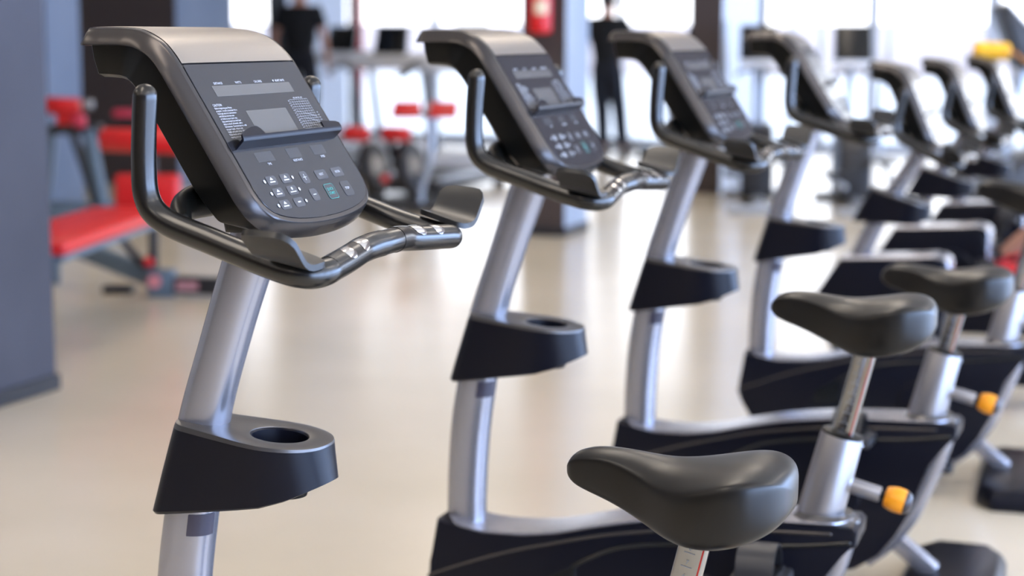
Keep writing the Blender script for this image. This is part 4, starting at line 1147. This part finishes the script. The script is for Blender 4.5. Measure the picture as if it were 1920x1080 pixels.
    for i in range(NV):
        for j in range(NU):
            th = math.pi * (i + .5) / NV; ph = 2 * math.pi * (j + .5) / NU
            dy = math.sin(th) * math.sin(ph); dz = math.cos(th)
            if dz < -.72 or (dy > -.15 and dz < -.05) or (dy > .35 and dz < .45): continue
            q = []
            for c in ((i, j), (i + 1, j), (i + 1, (j + 1) % NU), (i, (j + 1) % NU)):
                if vs[c] not in q: q.append(vs[c])
            try: b.bm.faces.new(q)
            except ValueError: pass
    bmesh.ops.delete(b.bm, geom=[v for v in b.bm.verts if not v.link_faces], context='VERTS')
    hr = b.done('hair', M_hair, root, angle=180)
    sm = hr.modifiers.new('thick', 'SOLIDIFY'); sm.thickness = .008; sm.offset = -1
    # shirt
    nodes = [(g['chest'], (.190 * k, .135 * k))]; edges = []
    chain(nodes, edges, 0, [(g['waist'], (.170 * k, .130 * k)), (g['pelvis'] + Vector((0, 0, -.02)), (.182 * k, .136 * k))])
    u_ = chain(nodes, edges, 0, [(g['upper'], (.168 * k, .138 * k))]); chain(nodes, edges, u_, [(g['neck'] + Vector((0, 0, -.045)) * k, (.105 * k, .095 * k)), (g['neck'] + Vector((0, 0, -.015)) * k, .066 * k)])
    for s in 'lr': chain(nodes, edges, u_, [(g['sh_' + s], .080 * k), (g['ua_' + s], .070 * k), (g['ua_' + s].lerp(g['el_' + s], .35), .064 * k)])
    skin_mesh('t_shirt', nodes, edges, M_shirt, root)
    nodes = [(g['pelvis'], (.172 * k, .126 * k))]; edges = []; chain(nodes, edges, 0, [(g['pelvis'].lerp(g['waist'], .75), (.160 * k, .120 * k))])
    for s in 'lr':
        e = chain(nodes, edges, 0, [(g['hip_' + s], .108 * k), (g['th_' + s], .104 * k), (g['kn_' + s], .086 * k)])
        if not bare_legs: chain(nodes, edges, e, [(g['ca_' + s], .082 * k), (g['an_' + s] + Vector((0, 0, .0)), .074 * k)])
    skin_mesh('trousers', nodes, edges, M_trouser, root)
    for s in 'lr':
        a = g['an_' + s]; t = g['toe_' + s]; f = (t - a); f.z = 0
        skin_mesh('shoe', [(a + Vector((0, -.02, -.03)) * k, .048 * k), (a + Vector((0, -.025, -.060)) * k, (.046 * k, .040 * k)), (a + f * .5 + Vector((0, 0, -.062)) * k, (.046 * k, .040 * k)), (t + Vector((0, .0, 0)) * k, (.045 * k, .032 * k)), (t + f.normalized() * .045 * k, (.034 * k, .024 * k))], [(0, 1), (1, 2), (2, 3), (3, 4)], shoe, root, root=1)
    tag(root, label, 'person')
    return root
def pose(**kw):
    J = dict(pelvis=(0, 0, .95), waist=(0, .01, 1.10), chest=(0, .005, 1.27), upper=(0, 0, 1.40), neck=(0, .0, 1.50), skull0=(0, .015, 1.57), skull1=(0, .025, 1.64), skull2=(0, .015, 1.70), skull3=(0, .005, 1.745))
    for s, g in (('l', -1), ('r', 1)):
        J.update({'sh_' + s: (g * .185, 0, 1.425), 'ua_' + s: (g * .225, -.01, 1.30), 'el_' + s: (g * .265, -.02, 1.13), 'fa_' + s: (g * .275, .03, 1.02), 'wr_' + s: (g * .28, .08, .88), 'hd_' + s: (g * .28, .13, .72),
                  'hip_' + s: (g * .10, 0, .90), 'th_' + s: (g * .105, .01, .70), 'kn_' + s: (g * .11, .02, .49), 'ca_' + s: (g * .11, -.01, .34), 'an_' + s: (g * .11, -.02, .10), 'toe_' + s: (g * .12, .15, .035)})
    J.update(kw); return J
p1 = build_person('person', 1.74, pose(kn_l=(-.11, .10, .50), ca_l=(-.11, .05, .35), an_l=(-.11, -.01, .12), toe_l=(-.12, .15, .05)), 'person in black t-shirt seen from behind, standing on a treadmill')
p1.location = (-2.22, 18.75, .161); p1.rotation_euler = (0, 0, -.10)
p2 = build_person('person', 1.80, pose(hip_l=(-.085, 0, .90), th_l=(-.07, .0, .70), kn_l=(-.05, 0, .49), ca_l=(-.03, -.03, .34), an_l=(-.01, -.06, .10), toe_l=(-.01, .11, .035), kn_r=(.13, .06, .49), an_r=(.19, .02, .10), ca_r=(.16, .02, .34), toe_r=(.24, .17, .035), el_r=(.26, .12, 1.17), fa_r=(.25, .24, 1.12), wr_r=(.24, .36, 1.08), hd_r=(.23, .50, 1.06), ua_r=(.235, .05, 1.29)), 'person in black shirt and dark trousers standing by the window behind the third bike')
p2.location = (1.05, 20.0, .002); p2.rotation_euler = (0, 0, -.45)
p3 = build_person('person', 1.76, pose(pelvis=(0, 0, .70), waist=(0, -.05, .84), chest=(0, -.10, 1.00), upper=(0, -.14, 1.12), neck=(0, -.16, 1.22), skull0=(0, -.14, 1.29), skull1=(0, -.12, 1.36), skull2=(0, -.13, 1.42), skull3=(0, -.14, 1.465),
    sh_l=(-.185, -.14, 1.14), ua_l=(-.23, -.10, 1.02), el_l=(-.26, -.02, .90), fa_l=(-.24, .08, .88), wr_l=(-.20, .22, .90), hd_l=(-.17, .36, .90), sh_r=(.185, -.14, 1.14), ua_r=(.23, -.10, 1.02), el_r=(.26, -.02, .90), fa_r=(.24, .08, .86), wr_r=(.20, .22, .84), hd_r=(.17, .36, .82),
    hip_l=(-.11, .04, .68), th_l=(-.15, .22, .74), kn_l=(-.17, .40, .82), ca_l=(-.17, .49, .66), an_l=(-.17, .60, .435), toe_l=(-.17, .77, .375), hip_r=(.11, .04, .68), th_r=(.14, .24, .70), kn_r=(.16, .44, .70), ca_r=(.165, .60, .58), an_r=(.17, .80, .42), toe_r=(.17, .96, .40)),
    'rider in red shoes with bare legs on the middle leaning bike, at the right edge', shoe=M_shoe_red, bare_legs=True)
_o = Vector((1.905, 7.62, 0)); _a = -.36
p3.location = _o + Vector((math.cos(_a) * 1.02, math.sin(_a) * 1.02, 0)); p3.rotation_euler = (0, 0, _a + math.pi / 2)
